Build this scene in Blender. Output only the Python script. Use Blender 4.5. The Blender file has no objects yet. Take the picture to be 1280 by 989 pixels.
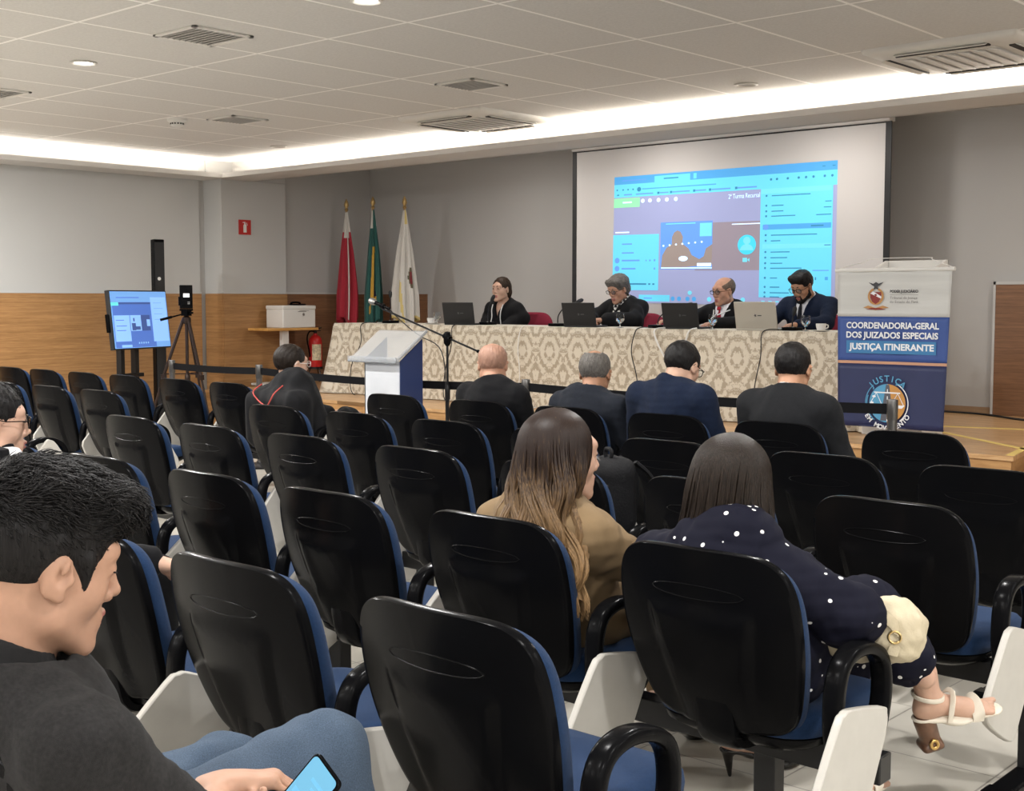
import bpy, bmesh, math, random
import numpy as np
from mathutils import Vector, Matrix, Euler
sc = bpy.context.scene
C = sc.collection
R = math.radians
PI = math.pi
random.seed(7)
rng = np.random.default_rng(7)

# ------------------------------------------------------------------ camera
cam_d = bpy.data.cameras.new('camera')
cam = bpy.data.objects.new('camera', cam_d)
C.objects.link(cam)
cam.location = (0, 0, 1.40)
cam.rotation_euler = (R(90 - 4.283), 0, R(41.75))
cam_d.sensor_width = 36.0
cam_d.lens = 1597.0 / 1280.0 * 36.0
cam_d.clip_start = 0.05
sc.camera = cam

# ------------------------------------------------------------------ colour management
sc.view_settings.view_transform = 'Standard'
sc.view_settings.look = 'None'
sc.view_settings.gamma = 1.0
sc.view_settings.use_curve_mapping = False
sc.view_settings.exposure = 0.28
sc.cycles.use_denoising = True
sc.cycles.max_bounces = 8
sc.cycles.diffuse_bounces = 4
sc.cycles.glossy_bounces = 3
sc.cycles.transmission_bounces = 6
sc.cycles.sample_clamp_indirect = 6.0

# ------------------------------------------------------------------ world and lights
w = bpy.data.worlds.new('world')
sc.world = w
w.use_nodes = True
w.node_tree.nodes['Background'].inputs[0].default_value = (0.75, 0.8, 0.9, 1)
w.node_tree.nodes['Background'].inputs[1].default_value = 0.2

WARM = (1.0, 0.95, 0.88)
COVE = (1.0, 0.94, 0.85)
def area(name, loc, size, power, color=WARM, rot=(0, 0, 0), size_y=None, shape=None, spread=180):
    l = bpy.data.lights.new(name, 'AREA')
    l.energy = power
    l.color = color
    l.size = size
    l.spread = R(spread)
    if size_y:
        l.shape = 'RECTANGLE'; l.size_y = size_y
    elif shape:
        l.shape = shape
    o = bpy.data.objects.new(name, l)
    o.location = loc
    o.rotation_euler = rot
    C.objects.link(o)
    return o
DOWN_W = 46.0
for iy, y in enumerate((-3.55, -0.85, 1.85, 4.55)):
    for ix in range(6):
        x = -10.57 + 2.72 * ix
        area('downlight_lamp', (x, y, 2.93), 0.16, DOWN_W * (2.1 if ix == 0 else 1.25 if ix == 1 else 1.0), shape='DISK', color=(1.0, 0.985, 0.965))
for x in (-9.0, -7.2, -5.4, -2.8, 0.2):                     # stage ceiling lamps
    area('stage_fill', (x, 9.6, 3.02), 0.2, 15.0, shape='DISK', color=(1.0, 0.93, 0.86))
# LED strips lying in the cove trough, facing up
area('cove_strip', (-4.0, 8.86, 2.86), 16.0, 210.0, COVE, (PI, 0, 0), size_y=0.10)
area('cove_strip', (-12.25, 2.4, 2.86), 0.10, 160.0, COVE, (PI, 0, 0), size_y=12.4)
# warm spot on the left wood wall and the judges comes from the same ceiling lamps
# ------------------------------------------------------------------ materials
def nt(name):
    m = bpy.data.materials.new(name)
    m.use_nodes = True
    n = m.node_tree.nodes; l = m.node_tree.links
    return m, n, l, n['Principled BSDF']
def srgb(h):
    h = h.lstrip('#')
    v = [int(h[i:i + 2], 16) / 255 for i in (0, 2, 4)]
    return tuple(c / 12.92 if c <= 0.04045 else ((c + 0.055) / 1.055) ** 2.4 for c in v) + (1,)
def mat(name, col, rough=0.5, metal=0.0, bump=0.0, bscale=200.0, var=0.0, vscale=8.0, spec=0.5,
        sheen=0.0, stretch=None, coat=0.0, emit=0.0, trans=0.0, ior=1.45, sss=0.0):
    m, n, l, b = nt(name)
    c = srgb(col) if isinstance(col, str) else col
    b.inputs['Base Color'].default_value = c
    b.inputs['Roughness'].default_value = rough
    b.inputs['Metallic'].default_value = metal
    b.inputs['Specular IOR Level'].default_value = spec
    b.inputs['IOR'].default_value = ior
    if sheen: b.inputs['Sheen Weight'].default_value = sheen
    if coat: b.inputs['Coat Weight'].default_value = coat
    if trans: b.inputs['Transmission Weight'].default_value = trans
    if sss:
        b.inputs['Subsurface Weight'].default_value = sss
        b.inputs['Subsurface Radius'].default_value = (1, .35, .2)
        b.inputs['Subsurface Scale'].default_value = 0.006
    if emit:
        b.inputs['Emission Color'].default_value = c
        b.inputs['Emission Strength'].default_value = emit
    tc = n.new('ShaderNodeTexCoord')
    mp = n.new('ShaderNodeMapping')
    l.new(tc.outputs['Object'], mp.inputs[0])
    if stretch: mp.inputs['Scale'].default_value = stretch
    if bump:
        t = n.new('ShaderNodeTexNoise'); t.inputs['Scale'].default_value = bscale; t.inputs['Detail'].default_value = 3
        l.new(mp.outputs[0], t.inputs['Vector'])
        bp = n.new('ShaderNodeBump'); bp.inputs['Strength'].default_value = bump; bp.inputs['Distance'].default_value = 0.004
        l.new(t.outputs[0], bp.inputs['Height']); l.new(bp.outputs[0], b.inputs['Normal'])
    if var:
        t2 = n.new('ShaderNodeTexNoise'); t2.inputs['Scale'].default_value = vscale; t2.inputs['Detail'].default_value = 4
        l.new(mp.outputs[0], t2.inputs['Vector'])
        rmp = n.new('ShaderNodeValToRGB')
        rmp.color_ramp.elements[0].position = 0.3; rmp.color_ramp.elements[1].position = 0.7
        rmp.color_ramp.elements[0].color = tuple(x * (1 - var) for x in c[:3]) + (1,)
        rmp.color_ramp.elements[1].color = tuple(min(1, x * (1 + var)) for x in c[:3]) + (1,)
        l.new(t2.outputs[0], rmp.inputs[0]); l.new(rmp.outputs[0], b.inputs['Base Color'])
    return m

M = {}
M['black_plastic'] = mat('black_plastic', (0.0040, 0.0040, 0.0045, 1), 0.22, bump=0.02, bscale=900, spec=0.05)
M['black_matte'] = mat('black_matte', (0.012, 0.012, 0.013, 1), 0.55)
M['black_metal'] = mat('black_metal', (0.015, 0.015, 0.016, 1), 0.35, 0.3)
M['blue_fabric'] = mat('blue_fabric', (0.0095, 0.028, 0.076, 1), 0.9, bump=0.5, bscale=700, var=0.18, vscale=300, sheen=0.06, spec=0.15)
M['tablet_white'] = mat('tablet_white', (0.47, 0.45, 0.41, 1), 0.45, var=0.03, vscale=20)
M['white_plastic'] = mat('white_plastic', (0.75, 0.74, 0.71, 1), 0.4)
M['grey_metal'] = mat('grey_metal', (0.35, 0.34, 0.33, 1), 0.35, 0.8)
M['chrome'] = mat('chrome', (0.7, 0.7, 0.7, 1), 0.18, 1.0)
M['glass'] = mat('glass', (0.95, 0.97, 0.97, 1), 0.02, trans=1.0, ior=1.3)
M['red_plastic'] = mat('red_plastic', (0.55, 0.02, 0.02, 1), 0.35)
M['red_fabric'] = mat('red_fabric', (0.22, 0.012, 0.035, 1), 0.85, bump=0.3, bscale=500)

# ------------------------------------------------------------------ objects
def tag(o, label=None, cat=None, group=None, kind=None):
    if label: o['label'] = label
    if cat: o['category'] = cat
    if group: o['group'] = group
    if kind: o['kind'] = kind
    return o
def thing(name, label, cat, loc=(0, 0, 0), rz=0.0, group=None):
    o = bpy.data.objects.new(name, None)
    o.empty_display_size = 0.1
    C.objects.link(o)
    o.location = loc; o.rotation_euler = (0, 0, rz)
    return tag(o, label, cat, group)
def dup(root, loc, rz=0.0, label=None, group=None):
    r = root.copy(); C.objects.link(r)
    r.location = loc; r.rotation_euler = (0, 0, rz)
    if label: r['label'] = label
    if group: r['group'] = group
    for ch in list(root.children):
        c = ch.copy(); C.objects.link(c); c.parent = r
        for g in list(ch.children):
            d = g.copy(); C.objects.link(d); d.parent = c
    return r

class MB:
    """collects shapes; build() links them as ONE mesh object"""
    def __init__(s):
        s.v = []; s.f = []; s.m = []
    def add(s, vs, fs, mi=0, M4=None):
        o = len(s.v)
        if M4 is not None: vs = [tuple(M4 @ Vector(p)) for p in vs]
        s.v += [tuple(map(float, p)) for p in vs]
        s.f += [tuple(i + o for i in f) for f in fs]
        s.m += [mi] * len(fs)
        return s
    def box(s, c, d, mi=0, rot=None):
        x, y, z = [q / 2 for q in d]
        vs = [(-x, -y, -z), (x, -y, -z), (x, y, -z), (-x, y, -z), (-x, -y, z), (x, -y, z), (x, y, z), (-x, y, z)]
        fs = [(0, 3, 2, 1), (4, 5, 6, 7), (0, 1, 5, 4), (1, 2, 6, 5), (2, 3, 7, 6), (3, 0, 4, 7)]
        m4 = Matrix.Translation(c)
        if rot is not None: m4 = m4 @ Euler(rot).to_matrix().to_4x4()
        return s.add(vs, fs, mi, m4)
    def ext(s, lo, hi, mi=0):
        return s.box([(a + b) / 2 for a, b in zip(lo, hi)], [b - a for a, b in zip(lo, hi)], mi)
    def prism(s, poly, axis, a, b, mi=0):
        """poly: 2D outline, extruded along axis from a to b ('x': poly=(y,z); 'y': (x,z); 'z': (x,y))"""
        def P(p, t):
            return (t, p[0], p[1]) if axis == 'x' else ((p[0], t, p[1]) if axis == 'y' else (p[0], p[1], t))
        n = len(poly)
        ar = sum(poly[i][0] * poly[(i + 1) % n][1] - poly[(i + 1) % n][0] * poly[i][1] for i in range(n))
        if (ar < 0) != (axis == 'y'): poly = poly[::-1]
        if b < a: a, b = b, a
        vs = [P(p, a) for p in poly] + [P(p, b) for p in poly]
        fs = [tuple(range(n))[::-1], tuple(range(n, 2 * n))]
        fs += [(i, (i + 1) % n, n + (i + 1) % n, n + i) for i in range(n)]
        return s.add(vs, fs, mi)
    def lathe(s, prof, n=24, c=(0, 0, 0), mi=0, M4=None):
        vs = []; fs = []
        for r, z in prof:
            for k in range(n):
                a = 2 * PI * k / n
                vs.append((c[0] + r * math.cos(a), c[1] + r * math.sin(a), c[2] + z))
        for i in range(len(prof) - 1):
            for k in range(n):
                k2 = (k + 1) % n
                fs.append((i * n + k, i * n + k2, (i + 1) * n + k2, (i + 1) * n + k))
        fs.append(tuple(range(n))[::-1]); m = (len(prof) - 1) * n
        fs.append(tuple(range(m, m + n)))
        return s.add(vs, fs, mi, M4)
    def tube(s, path, r, n=8, closed=False, mi=0, flat=None, up=None):
        """path of points, r scalar or list; flat=(a,b) cross-section half sizes for a flattened tube, up = direction of the a axis"""
        P = [Vector(p) for p in path]
        N = len(P)
        rr = r if isinstance(r, (list, tuple, np.ndarray)) else [r] * N
        vs = []; fs = []
        prev = None
        for i in range(N):
            if closed: t = P[(i + 1) % N] - P[i - 1]
            else: t = P[min(i + 1, N - 1)] - P[max(i - 1, 0)]
            if t.length < 1e-9: t = Vector((0, 0, 1))
            t.normalize()
            if up is not None: a = Vector(up)
            elif prev is None: a = Vector((0, 0, 1)) if abs(t.z) < .9 else Vector((1, 0, 0))
            else: a = prev
            a = a - t * a.dot(t)
            if a.length < 1e-6: a = t.orthogonal()
            a.normalize(); prev = a
            b = t.cross(a)
            for k in range(n):
                an = 2 * PI * (k + .5) / n
                ca, sa = math.cos(an), math.sin(an)
                if flat:
                    e = 0.5
                    ca = math.copysign(abs(ca) ** e, ca); sa = math.copysign(abs(sa) ** e, sa)
                    q = a * (ca * flat[0]) + b * (sa * flat[1])
                else: q = (a * ca + b * sa) * rr[i]
                vs.append(P[i] + q)
        seg = N if closed else N - 1
        for i in range(seg):
            j = (i + 1) % N
            for k in range(n):
                k2 = (k + 1) % n
                fs.append((i * n + k, i * n + k2, j * n + k2, j * n + k))
        if not closed:
            fs.append(tuple(range(n))[::-1]); fs.append(tuple(range((N - 1) * n, N * n)))
        return s.add(vs, fs, mi)
    def grid(s, nx, ny, fn, mi=0, flip=False):
        vs = [fn(i / (nx - 1), j / (ny - 1)) for j in range(ny) for i in range(nx)]
        fs = []
        for j in range(ny - 1):
            for i in range(nx - 1):
                q = (j * nx + i, j * nx + i + 1, (j + 1) * nx + i + 1, (j + 1) * nx + i)
                fs.append(q[::-1] if flip else q)
        return s.add(vs, fs, mi)
    def loft(s, rings, mi=0, cap0=True, cap1=True):
        n = len(rings[0]); vs = [p for r in rings for p in r]; fs = []
        for i in range(len(rings) - 1):
            for k in range(n):
                k2 = (k + 1) % n
                fs.append((i * n + k, i * n + k2, (i + 1) * n + k2, (i + 1) * n + k))
        if cap0: fs.append(tuple(range(n))[::-1])
        if cap1: fs.append(tuple(range((len(rings) - 1) * n, len(rings) * n)))
        return s.add(vs, fs, mi)
    def build(s, name, mats, parent=None, bevel=0.0, angle=40, seg=2, loc=None, rot=None, kind=None, fix=False):
        me = bpy.data.meshes.new(name)
        me.from_pydata(s.v, [], s.f)
        if not isinstance(mats, (list, tuple)): mats = [mats]
        for m in mats: me.materials.append(m)
        me.polygons.foreach_set('material_index', s.m)
        if fix:
            b = bmesh.new(); b.from_mesh(me); bmesh.ops.recalc_face_normals(b, faces=b.faces); b.to_mesh(me); b.free()
        me.polygons.foreach_set('use_smooth', [True] * len(me.polygons))
        me.set_sharp_from_angle(angle=R(angle))
        me.update()
        o = bpy.data.objects.new(name, me)
        C.objects.link(o)
        if parent: o.parent = parent
        if loc: o.location = loc
        if rot: o.rotation_euler = rot
        if kind: o['kind'] = kind
        if bevel:
            bv = o.modifiers.new('bevel', 'BEVEL'); bv.width = bevel; bv.segments = seg; bv.limit_method = 'ANGLE'; bv.angle_limit = R(40)
            bv.harden_normals = False
        return o

def catmull(pts, n=6, closed=True):
    P = [np.array(p, float) for p in pts]; N = len(P); out = []
    rngi = range(N) if closed else range(N - 1)
    for i in rngi:
        if closed: a, b, c, d = P[i - 1], P[i], P[(i + 1) % N], P[(i + 2) % N]
        else: a, b, c, d = P[max(i - 1, 0)], P[i], P[i + 1], P[min(i + 2, N - 1)]
        for k in range(n):
            t = k / n
            out.append(tuple(.5 * (2 * b + (c - a) * t + (2 * a - 5 * b + 4 * c - d) * t * t + (3 * b - a - 3 * c + d) * t ** 3)))
    if not closed: out.append(tuple(P[-1]))
    return out
def rrect(w, h, r, n=5, cx=0, cy=0):
    o = []
    for sx, sy, a0 in ((1, 1, 0), (-1, 1, 90), (-1, -1, 180), (1, -1, 270)):
        for k in range(n + 1):
            a = R(a0 + 90 * k / n)
            o.append((cx + sx * (w / 2 - r) + r * math.cos(a), cy + sy * (h / 2 - r) + r * math.sin(a)))
    return o
def text_mesh(txt, size, bold=0.0, align='CENTER', spacing=1.0, depth=0.0):
    cu = bpy.data.curves.new('lettering', 'FONT')
    cu.body = txt; cu.size = size; cu.offset = bold; cu.align_x = align; cu.align_y = 'CENTER'; cu.space_character = spacing
    cu.extrude = depth; cu.resolution_u = 3
    o = bpy.data.objects.new('lettering', cu); C.objects.link(o)
    dg = bpy.context.evaluated_depsgraph_get(); dg.update()
    me = bpy.data.meshes.new_from_object(o.evaluated_get(dg))
    bpy.data.objects.remove(o)
    V = [tuple(v.co) for v in me.vertices]; Fa = [tuple(p.vertices) for p in me.polygons]
    bpy.data.meshes.remove(me)
    return V, Fa
def add_text(mb, txt, size, M4, mi=0, width=None, **k):
    """lettering laid in the plane of M4 (x right, y up), optionally squeezed to a width"""
    V, Fa = text_mesh(txt, size, **k)
    if width and V:
        x0 = min(v[0] for v in V); x1 = max(v[0] for v in V); f = width / (x1 - x0)
        c = (x0 + x1) / 2 if k.get('align', 'CENTER') == 'CENTER' else x0
        V = [((v[0] - c) * f + (0 if k.get('align', 'CENTER') == 'CENTER' else 0), v[1], v[2]) for v in V]
    mb.add(V, Fa, mi, M4)

# ------------------------------------------------------------------ distance-field modelling (bodies, clothes, hair)
def _n(v):
    v = np.asarray(v, float); return v / (np.linalg.norm(v) + 1e-12)
def rotm(yaw=0, pitch=0, roll=0):
    """columns = local x,y,z axes. yaw + turns left, pitch + looks up, roll + leans to the right"""
    return np.array(Euler((R(pitch), R(roll), R(yaw)), 'YXZ').to_matrix()) if False else np.array((Matrix.Rotation(R(yaw), 3, 'Z') @ Matrix.Rotation(R(pitch), 3, 'X') @ Matrix.Rotation(R(roll), 3, 'Y')))
class SDF:
    def __init__(s): s.p = []; s.T = None
    def frame(s, c=None, Rm=None, sc_=1.0):
        """following points are given in this local frame"""
        s.T = None if c is None else (np.asarray(c, float), np.eye(3) if Rm is None else np.asarray(Rm, float), sc_)
    def _pt(s, p):
        p = np.asarray(p, float)
        if s.T is None: return p
        return s.T[0] + s.T[1] @ (p * s.T[2])
    def _sc(s): return 1.0 if s.T is None else s.T[2]
    def rc(s, a, b, ra, rb=None, k=.01, op='u', flat=None, fx=None):
        q = s._sc(); a = s._pt(a); b = s._pt(b); ra = ra * q; rb = ra if rb is None else rb * q
        ax = None
        if flat is not None:
            ax = np.asarray(flat, float); ax = _n(ax if s.T is None else s.T[1] @ ax)
        ba = b - a; L2 = float(ba @ ba) + 1e-12
        def fn(P):
            d = P - a
            if ax is not None:
                d = d + (d @ ax)[..., None] * ax * (1 / fx - 1)
                bb = ba + (ba @ ax) * ax * (1 / fx - 1)
                l2 = float(bb @ bb) + 1e-12
            else: bb = ba; l2 = L2
            h = np.clip((d @ bb.astype(np.float32)) / l2, 0, 1)
            e = d - h[..., None] * bb.astype(np.float32)
            r = np.sqrt((e * e).sum(-1)) - (ra + (rb - ra) * h)
            return r * (math.sqrt(fx) if ax is not None else 1)
        m = max(ra, rb)
        s.p.append((op, fn, np.minimum(a, b) - m, np.maximum(a, b) + m, k * q)); return s
    def ell(s, c, r, Rm=None, k=.01, op='u'):
        q = s._sc(); c = s._pt(c); r = np.asarray(r, float) * q
        RR = np.eye(3) if Rm is None else np.asarray(Rm, float)
        if s.T is not None: RR = s.T[1] @ RR
        Rf = RR.astype(np.float32); rf = r.astype(np.float32); cf = c.astype(np.float32)
        def fn(P):
            L = (P - cf) @ Rf
            k0 = np.sqrt(((L / rf) ** 2).sum(-1)); k1 = np.sqrt(((L / (rf * rf)) ** 2).sum(-1)) + 1e-6
            return k0 * (k0 - 1) / k1
        e = np.sqrt(((RR * r) ** 2).sum(1))
        s.p.append((op, fn, c - e, c + e, k * q)); return s
    def box(s, c, half, r=.01, Rm=None, k=.005, op='u'):
        q = s._sc(); c = s._pt(c); hf = np.asarray(half, float) * q; r = r * q
        RR = np.eye(3) if Rm is None else np.asarray(Rm, float)
        if s.T is not None: RR = s.T[1] @ RR
        Rf = RR.astype(np.float32); h2 = (hf - r).astype(np.float32); cf = c.astype(np.float32)
        def fn(P):
            L = np.abs((P - cf) @ Rf) - h2
            return np.sqrt((np.maximum(L, 0) ** 2).sum(-1)) + np.minimum(L.max(-1), 0) - r
        e = (np.abs(RR) * hf).sum(1)
        s.p.append((op, fn, c - e, c + e, k * q)); return s
    def plane(s, c, nrm, k=.01, op='s'):
        """removes the side the normal points to"""
        c = s._pt(c); nrm = _n(nrm if s.T is None else s.T[1] @ np.asarray(nrm, float))
        cf = c.astype(np.float32); nf = nrm.astype(np.float32)
        def fn(P): return -((P - cf) @ nf)
        s.p.append((op, fn, None, None, k)); return s
    def fn(s, f, k=.01, op='u', lo=None, hi=None):
        s.p.append((op, f, lo, hi, k)); return s
    def ring(s, c, rx, ry, r, a0=0, a1=360, n=14, k=.006, tilt=None, op='u'):
        T = np.eye(3) if tilt is None else tilt
        pts = [np.asarray(c, float) + T @ np.array([rx * math.cos(R(a)), ry * math.sin(R(a)), 0]) for a in np.linspace(a0, a1, n)]
        for p, q in zip(pts[:-1], pts[1:]): s.rc(p, q, r, r, k=k, op=op)
        return s
    def mesh(s, h, lo=None, hi=None):
        us = [p for p in s.p if p[0] == 'u' and p[2] is not None]
        if lo is None:
            lo = np.min([p[2] for p in us], 0) - 3 * h; hi = np.max([p[3] for p in us], 0) + 3 * h
        lo = np.asarray(lo, float); hi = np.asarray(hi, float)
        N = np.ceil((hi - lo) / h).astype(int) + 1
        F = np.full(N, 0.25, np.float32)
        ax = [(lo[i] + h * np.arange(N[i])).astype(np.float32) for i in range(3)]
        for op, fn, a, b, k in s.p:
            if a is None: i0 = np.zeros(3, int); i1 = N.copy()
            else:
                pad = k * 1.2 + 4 * h
                i0 = np.clip(np.floor((a - pad - lo) / h).astype(int), 0, N); i1 = np.clip(np.ceil((b + pad - lo) / h).astype(int) + 1, 0, N)
                if (i1 <= i0).any(): continue
            sl = tuple(slice(x, y) for x, y in zip(i0, i1))
            P = np.stack(np.meshgrid(*[ax[i][sl[i]] for i in range(3)], indexing='ij'), -1)
            d = fn(P).astype(np.float32); g = F[sl]; k = max(k, 1e-5)
            if op == 'u':
                m = np.clip(k - np.abs(g - d), 0, None) / k; F[sl] = np.minimum(g, d) - m * m * k * .25
            elif op == 's':
                m = np.clip(k - np.abs(g + d), 0, None) / k; F[sl] = np.maximum(g, -d) + m * m * k * .25
            else:
                m = np.clip(k - np.abs(g - d), 0, None) / k; F[sl] = np.maximum(g, d) + m * m * k * .25
        return surfnet(F, lo, h)
def surfnet(F, lo, h):
    F = np.pad(F, 1, constant_values=0.25); lo = np.asarray(lo) - h
    S = F < 0
    c = np.zeros(np.array(F.shape) - 1, np.int8)
    offs = [(a, b, d) for a in (0, 1) for b in (0, 1) for d in (0, 1)]
    n = np.array(F.shape)
    def sub(A, o): return A[o[0]:n[0] - 1 + o[0], o[1]:n[1] - 1 + o[1], o[2]:n[2] - 1 + o[2]]
    for o in offs: c += sub(S, o)
    act = (c > 0) & (c < 8)
    ids = np.argwhere(act)
    idx = np.full(act.shape, -1, np.int64); idx[act] = np.arange(len(ids))
    vals = np.stack([F[ids[:, 0] + o[0], ids[:, 1] + o[1], ids[:, 2] + o[2]] for o in offs], 1)
    acc = np.zeros((len(ids), 3)); cnt = np.zeros(len(ids))
    for i in range(8):
        for j in range(i + 1, 8):
            df = np.array(offs[j]) - np.array(offs[i])
            if np.abs(df).sum() != 1: continue
            va = vals[:, i]; vb = vals[:, j]; cr = (va < 0) != (vb < 0)
            t = np.where(cr, va / np.where(va == vb, 1, va - vb), 0)
            acc += np.where(cr[:, None], np.array(offs[i]) + t[:, None] * df, 0); cnt += cr
    V = lo + h * (ids + acc / cnt[:, None])
    faces = []
    for a in range(3):
        b, d = (a + 1) % 3, (a + 2) % 3
        s0 = [slice(None)] * 3; s1 = [slice(None)] * 3
        s0[a] = slice(0, -1); s1[a] = slice(1, None)
        A = S[tuple(s0)]; B = S[tuple(s1)]
        E = np.argwhere(A != B)
        E = E[(E[:, b] > 0) & (E[:, d] > 0) & (E[:, b] < n[b] - 1) & (E[:, d] < n[d] - 1)]
        sg = A[E[:, 0], E[:, 1], E[:, 2]]
        def cell(db, dd):
            q = E.copy(); q[:, b] += db; q[:, d] += dd
            return idx[q[:, 0], q[:, 1], q[:, 2]]
        Q = np.stack([cell(-1, -1), cell(0, -1), cell(0, 0), cell(-1, 0)], 1)
        Q[~sg] = Q[~sg][:, ::-1]
        faces.append(Q)
    return V, np.concatenate(faces)
def smooth_mesh(V, Q, it=1, lam=.5):
    for _ in range(it):
        acc = np.zeros_like(V); cnt = np.zeros(len(V))
        for i in range(4):
            a = Q[:, i]; b = Q[:, (i + 1) % 4]
            np.add.at(acc, a, V[b]); np.add.at(cnt, a, 1); np.add.at(acc, b, V[a]); np.add.at(cnt, b, 1)
        V = V + lam * (acc / np.maximum(cnt, 1)[:, None] - V)
    return V
def vnormals(V, Q):
    e = np.cross(V[Q[:, 2]] - V[Q[:, 0]], V[Q[:, 3]] - V[Q[:, 1]])
    N = np.zeros_like(V)
    for i in range(4): np.add.at(N, Q[:, i], e)
    return N / (np.linalg.norm(N, axis=1, keepdims=True) + 1e-12)
_gr = np.random.default_rng(3)
_wk = [(_n(_gr.normal(size=3)), _gr.uniform(0, 6.28)) for _ in range(24)]
def wob(P, freq, seed=0, n=6, aniso=(1, 1, 1)):
    """smooth pseudo noise in about -1..1"""
    o = np.zeros(len(P)); Pa = P * np.asarray(aniso)
    for i in range(n):
        d, ph = _wk[(i + seed * 5) % 24]
        o += np.sin((Pa @ d) * freq * (1 + .37 * i) + ph + seed * 1.7 + 1.3 * np.sin(Pa @ _wk[(i + 7 + seed) % 24][0] * freq * .6))
    return o / n * 1.6
def link_mesh(name, V, Q, mats, parent=None, mi=None, angle=None):
    me = bpy.data.meshes.new(name)
    V = np.asarray(V, np.float32); Q = np.asarray(Q, np.int32)
    k = Q.shape[1]
    me.vertices.add(len(V)); me.vertices.foreach_set('co', V.ravel())
    me.loops.add(Q.size); me.loops.foreach_set('vertex_index', Q.ravel())
    me.polygons.add(len(Q)); me.polygons.foreach_set('loop_start', np.arange(0, Q.size, k, dtype=np.int32))
    if not isinstance(mats, (list, tuple)): mats = [mats]
    for m in mats: me.materials.append(m)
    if mi is not None: me.polygons.foreach_set('material_index', np.asarray(mi, np.int32))
    me.polygons.foreach_set('use_smooth', np.ones(len(Q), bool))
    me.update(calc_edges=True); me.validate()
    if angle: me.set_sharp_from_angle(angle=R(angle))
    o = bpy.data.objects.new(name, me); C.objects.link(o)
    if parent: o.parent = parent
    return o
def sdf_obj(name, s, h, mats, parent=None, sm=1, crease=None, mi=None, lo=None, hi=None):
    V, Q = s.mesh(h, lo, hi)
    if sm: V = smooth_mesh(V, Q, sm)
    if crease: V = V + vnormals(V, Q) * crease(V)[:, None]
    return link_mesh(name, V, Q, mats, parent, mi(V[Q].mean(1)) if mi else None)
def strands_obj(name, paths, radii, mats, parent=None, n=4, base=None, ups=None):
    """paths: (S,T,3), radii (T,) or (S,T): every lock of one head of hair, one mesh"""
    P = np.asarray(paths, float); S, T, _ = P.shape
    rad = np.broadcast_to(np.asarray(radii, float), (S, T))
    t = np.gradient(P, axis=1); t /= np.linalg.norm(t, axis=2, keepdims=True) + 1e-9
    d0 = P[:, -1] - P[:, 0]
    up = np.broadcast_to((np.cross(d0, np.array([.31, .22, .92])) if ups is None else ups)[:, None, :], P.shape)
    a = up - t * (up * t).sum(2, keepdims=True); a /= np.linalg.norm(a, axis=2, keepdims=True) + 1e-9
    b = np.cross(t, a)
    an = 2 * PI * np.arange(n) / n
    V = P[:, :, None, :] + rad[:, :, None, None] * (a[:, :, None, :] * np.cos(an)[None, None, :, None] + b[:, :, None, :] * np.sin(an)[None, None, :, None])
    V = V.reshape(-1, 3)
    si, ti, ki = np.meshgrid(np.arange(S), np.arange(T - 1), np.arange(n), indexing='ij')
    f = lambda s_, t_, k_: (s_ * T + t_) * n + (k_ % n)
    Q = np.stack([f(si, ti, ki), f(si, ti, ki + 1), f(si, ti + 1, ki + 1), f(si, ti + 1, ki)], -1).reshape(-1, 4)
    Q = Q[:, ::-1]
    if base is not None:
        Q = np.concatenate([base[1], Q + len(base[0])]); V = np.concatenate([base[0], V])
    return link_mesh(name, V, Q, mats, parent)
# ================================================================== the setting
def wood_mat(name, c1, c2, scale=(1, 1, 14), rough=0.45, plank=None, axis=0):
    m, n, l, b = nt(name)
    tc = n.new('ShaderNodeTexCoord'); mp = n.new('ShaderNodeMapping'); mp.inputs['Scale'].default_value = scale
    l.new(tc.outputs['Object'], mp.inputs[0])
    t = n.new('ShaderNodeTexNoise'); t.inputs['Scale'].default_value = 2.2; t.inputs['Detail'].default_value = 6; t.inputs['Distortion'].default_value = 0.6
    l.new(mp.outputs[0], t.inputs['Vector'])
    t3 = n.new('ShaderNodeTexNoise'); t3.inputs['Scale'].default_value = 14; t3.inputs['Detail'].default_value = 3
    l.new(mp.outputs[0], t3.inputs['Vector'])
    mx = n.new('ShaderNodeMath'); mx.operation = 'MULTIPLY_ADD'; mx.inputs[1].default_value = 0.45; l.new(t3.outputs[0], mx.inputs[0])
    ml = n.new('ShaderNodeMath'); ml.operation = 'MULTIPLY'; ml.inputs[1].default_value = 0.55; l.new(t.outputs[0], ml.inputs[0])
    l.new(ml.outputs[0], mx.inputs[2])
    r = n.new('ShaderNodeValToRGB')
    r.color_ramp.elements[0].position = 0.35; r.color_ramp.elements[1].position = 0.65
    r.color_ramp.elements[0].color = srgb(c1); r.color_ramp.elements[1].color = srgb(c2)
    l.new(mx.outputs[0], r.inputs[0])
    out = r.outputs[0]
    if plank:                                   # seams between boards every «plank» metres along axis
        sp = n.new('ShaderNodeSeparateXYZ'); l.new(tc.outputs['Object'], sp.inputs[0])
        q = n.new('ShaderNodeMath'); q.operation = 'PINGPONG'; q.inputs[1].default_value = plank / 2; l.new(sp.outputs[axis], q.inputs[0])
        g = n.new('ShaderNodeMath'); g.operation = 'GREATER_THAN'; g.inputs[1].default_value = 0.004; l.new(q.outputs[0], g.inputs[0])
        mm = n.new('ShaderNodeMix'); mm.data_type = 'RGBA'; mm.inputs[6].default_value = tuple(x * .45 for x in srgb(c1)[:3]) + (1,)
        l.new(g.outputs[0], mm.inputs[0]); l.new(out, mm.inputs[7]); out = mm.outputs[2]
    l.new(out, b.inputs['Base Color']); b.inputs['Roughness'].default_value = rough
    return m
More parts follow.
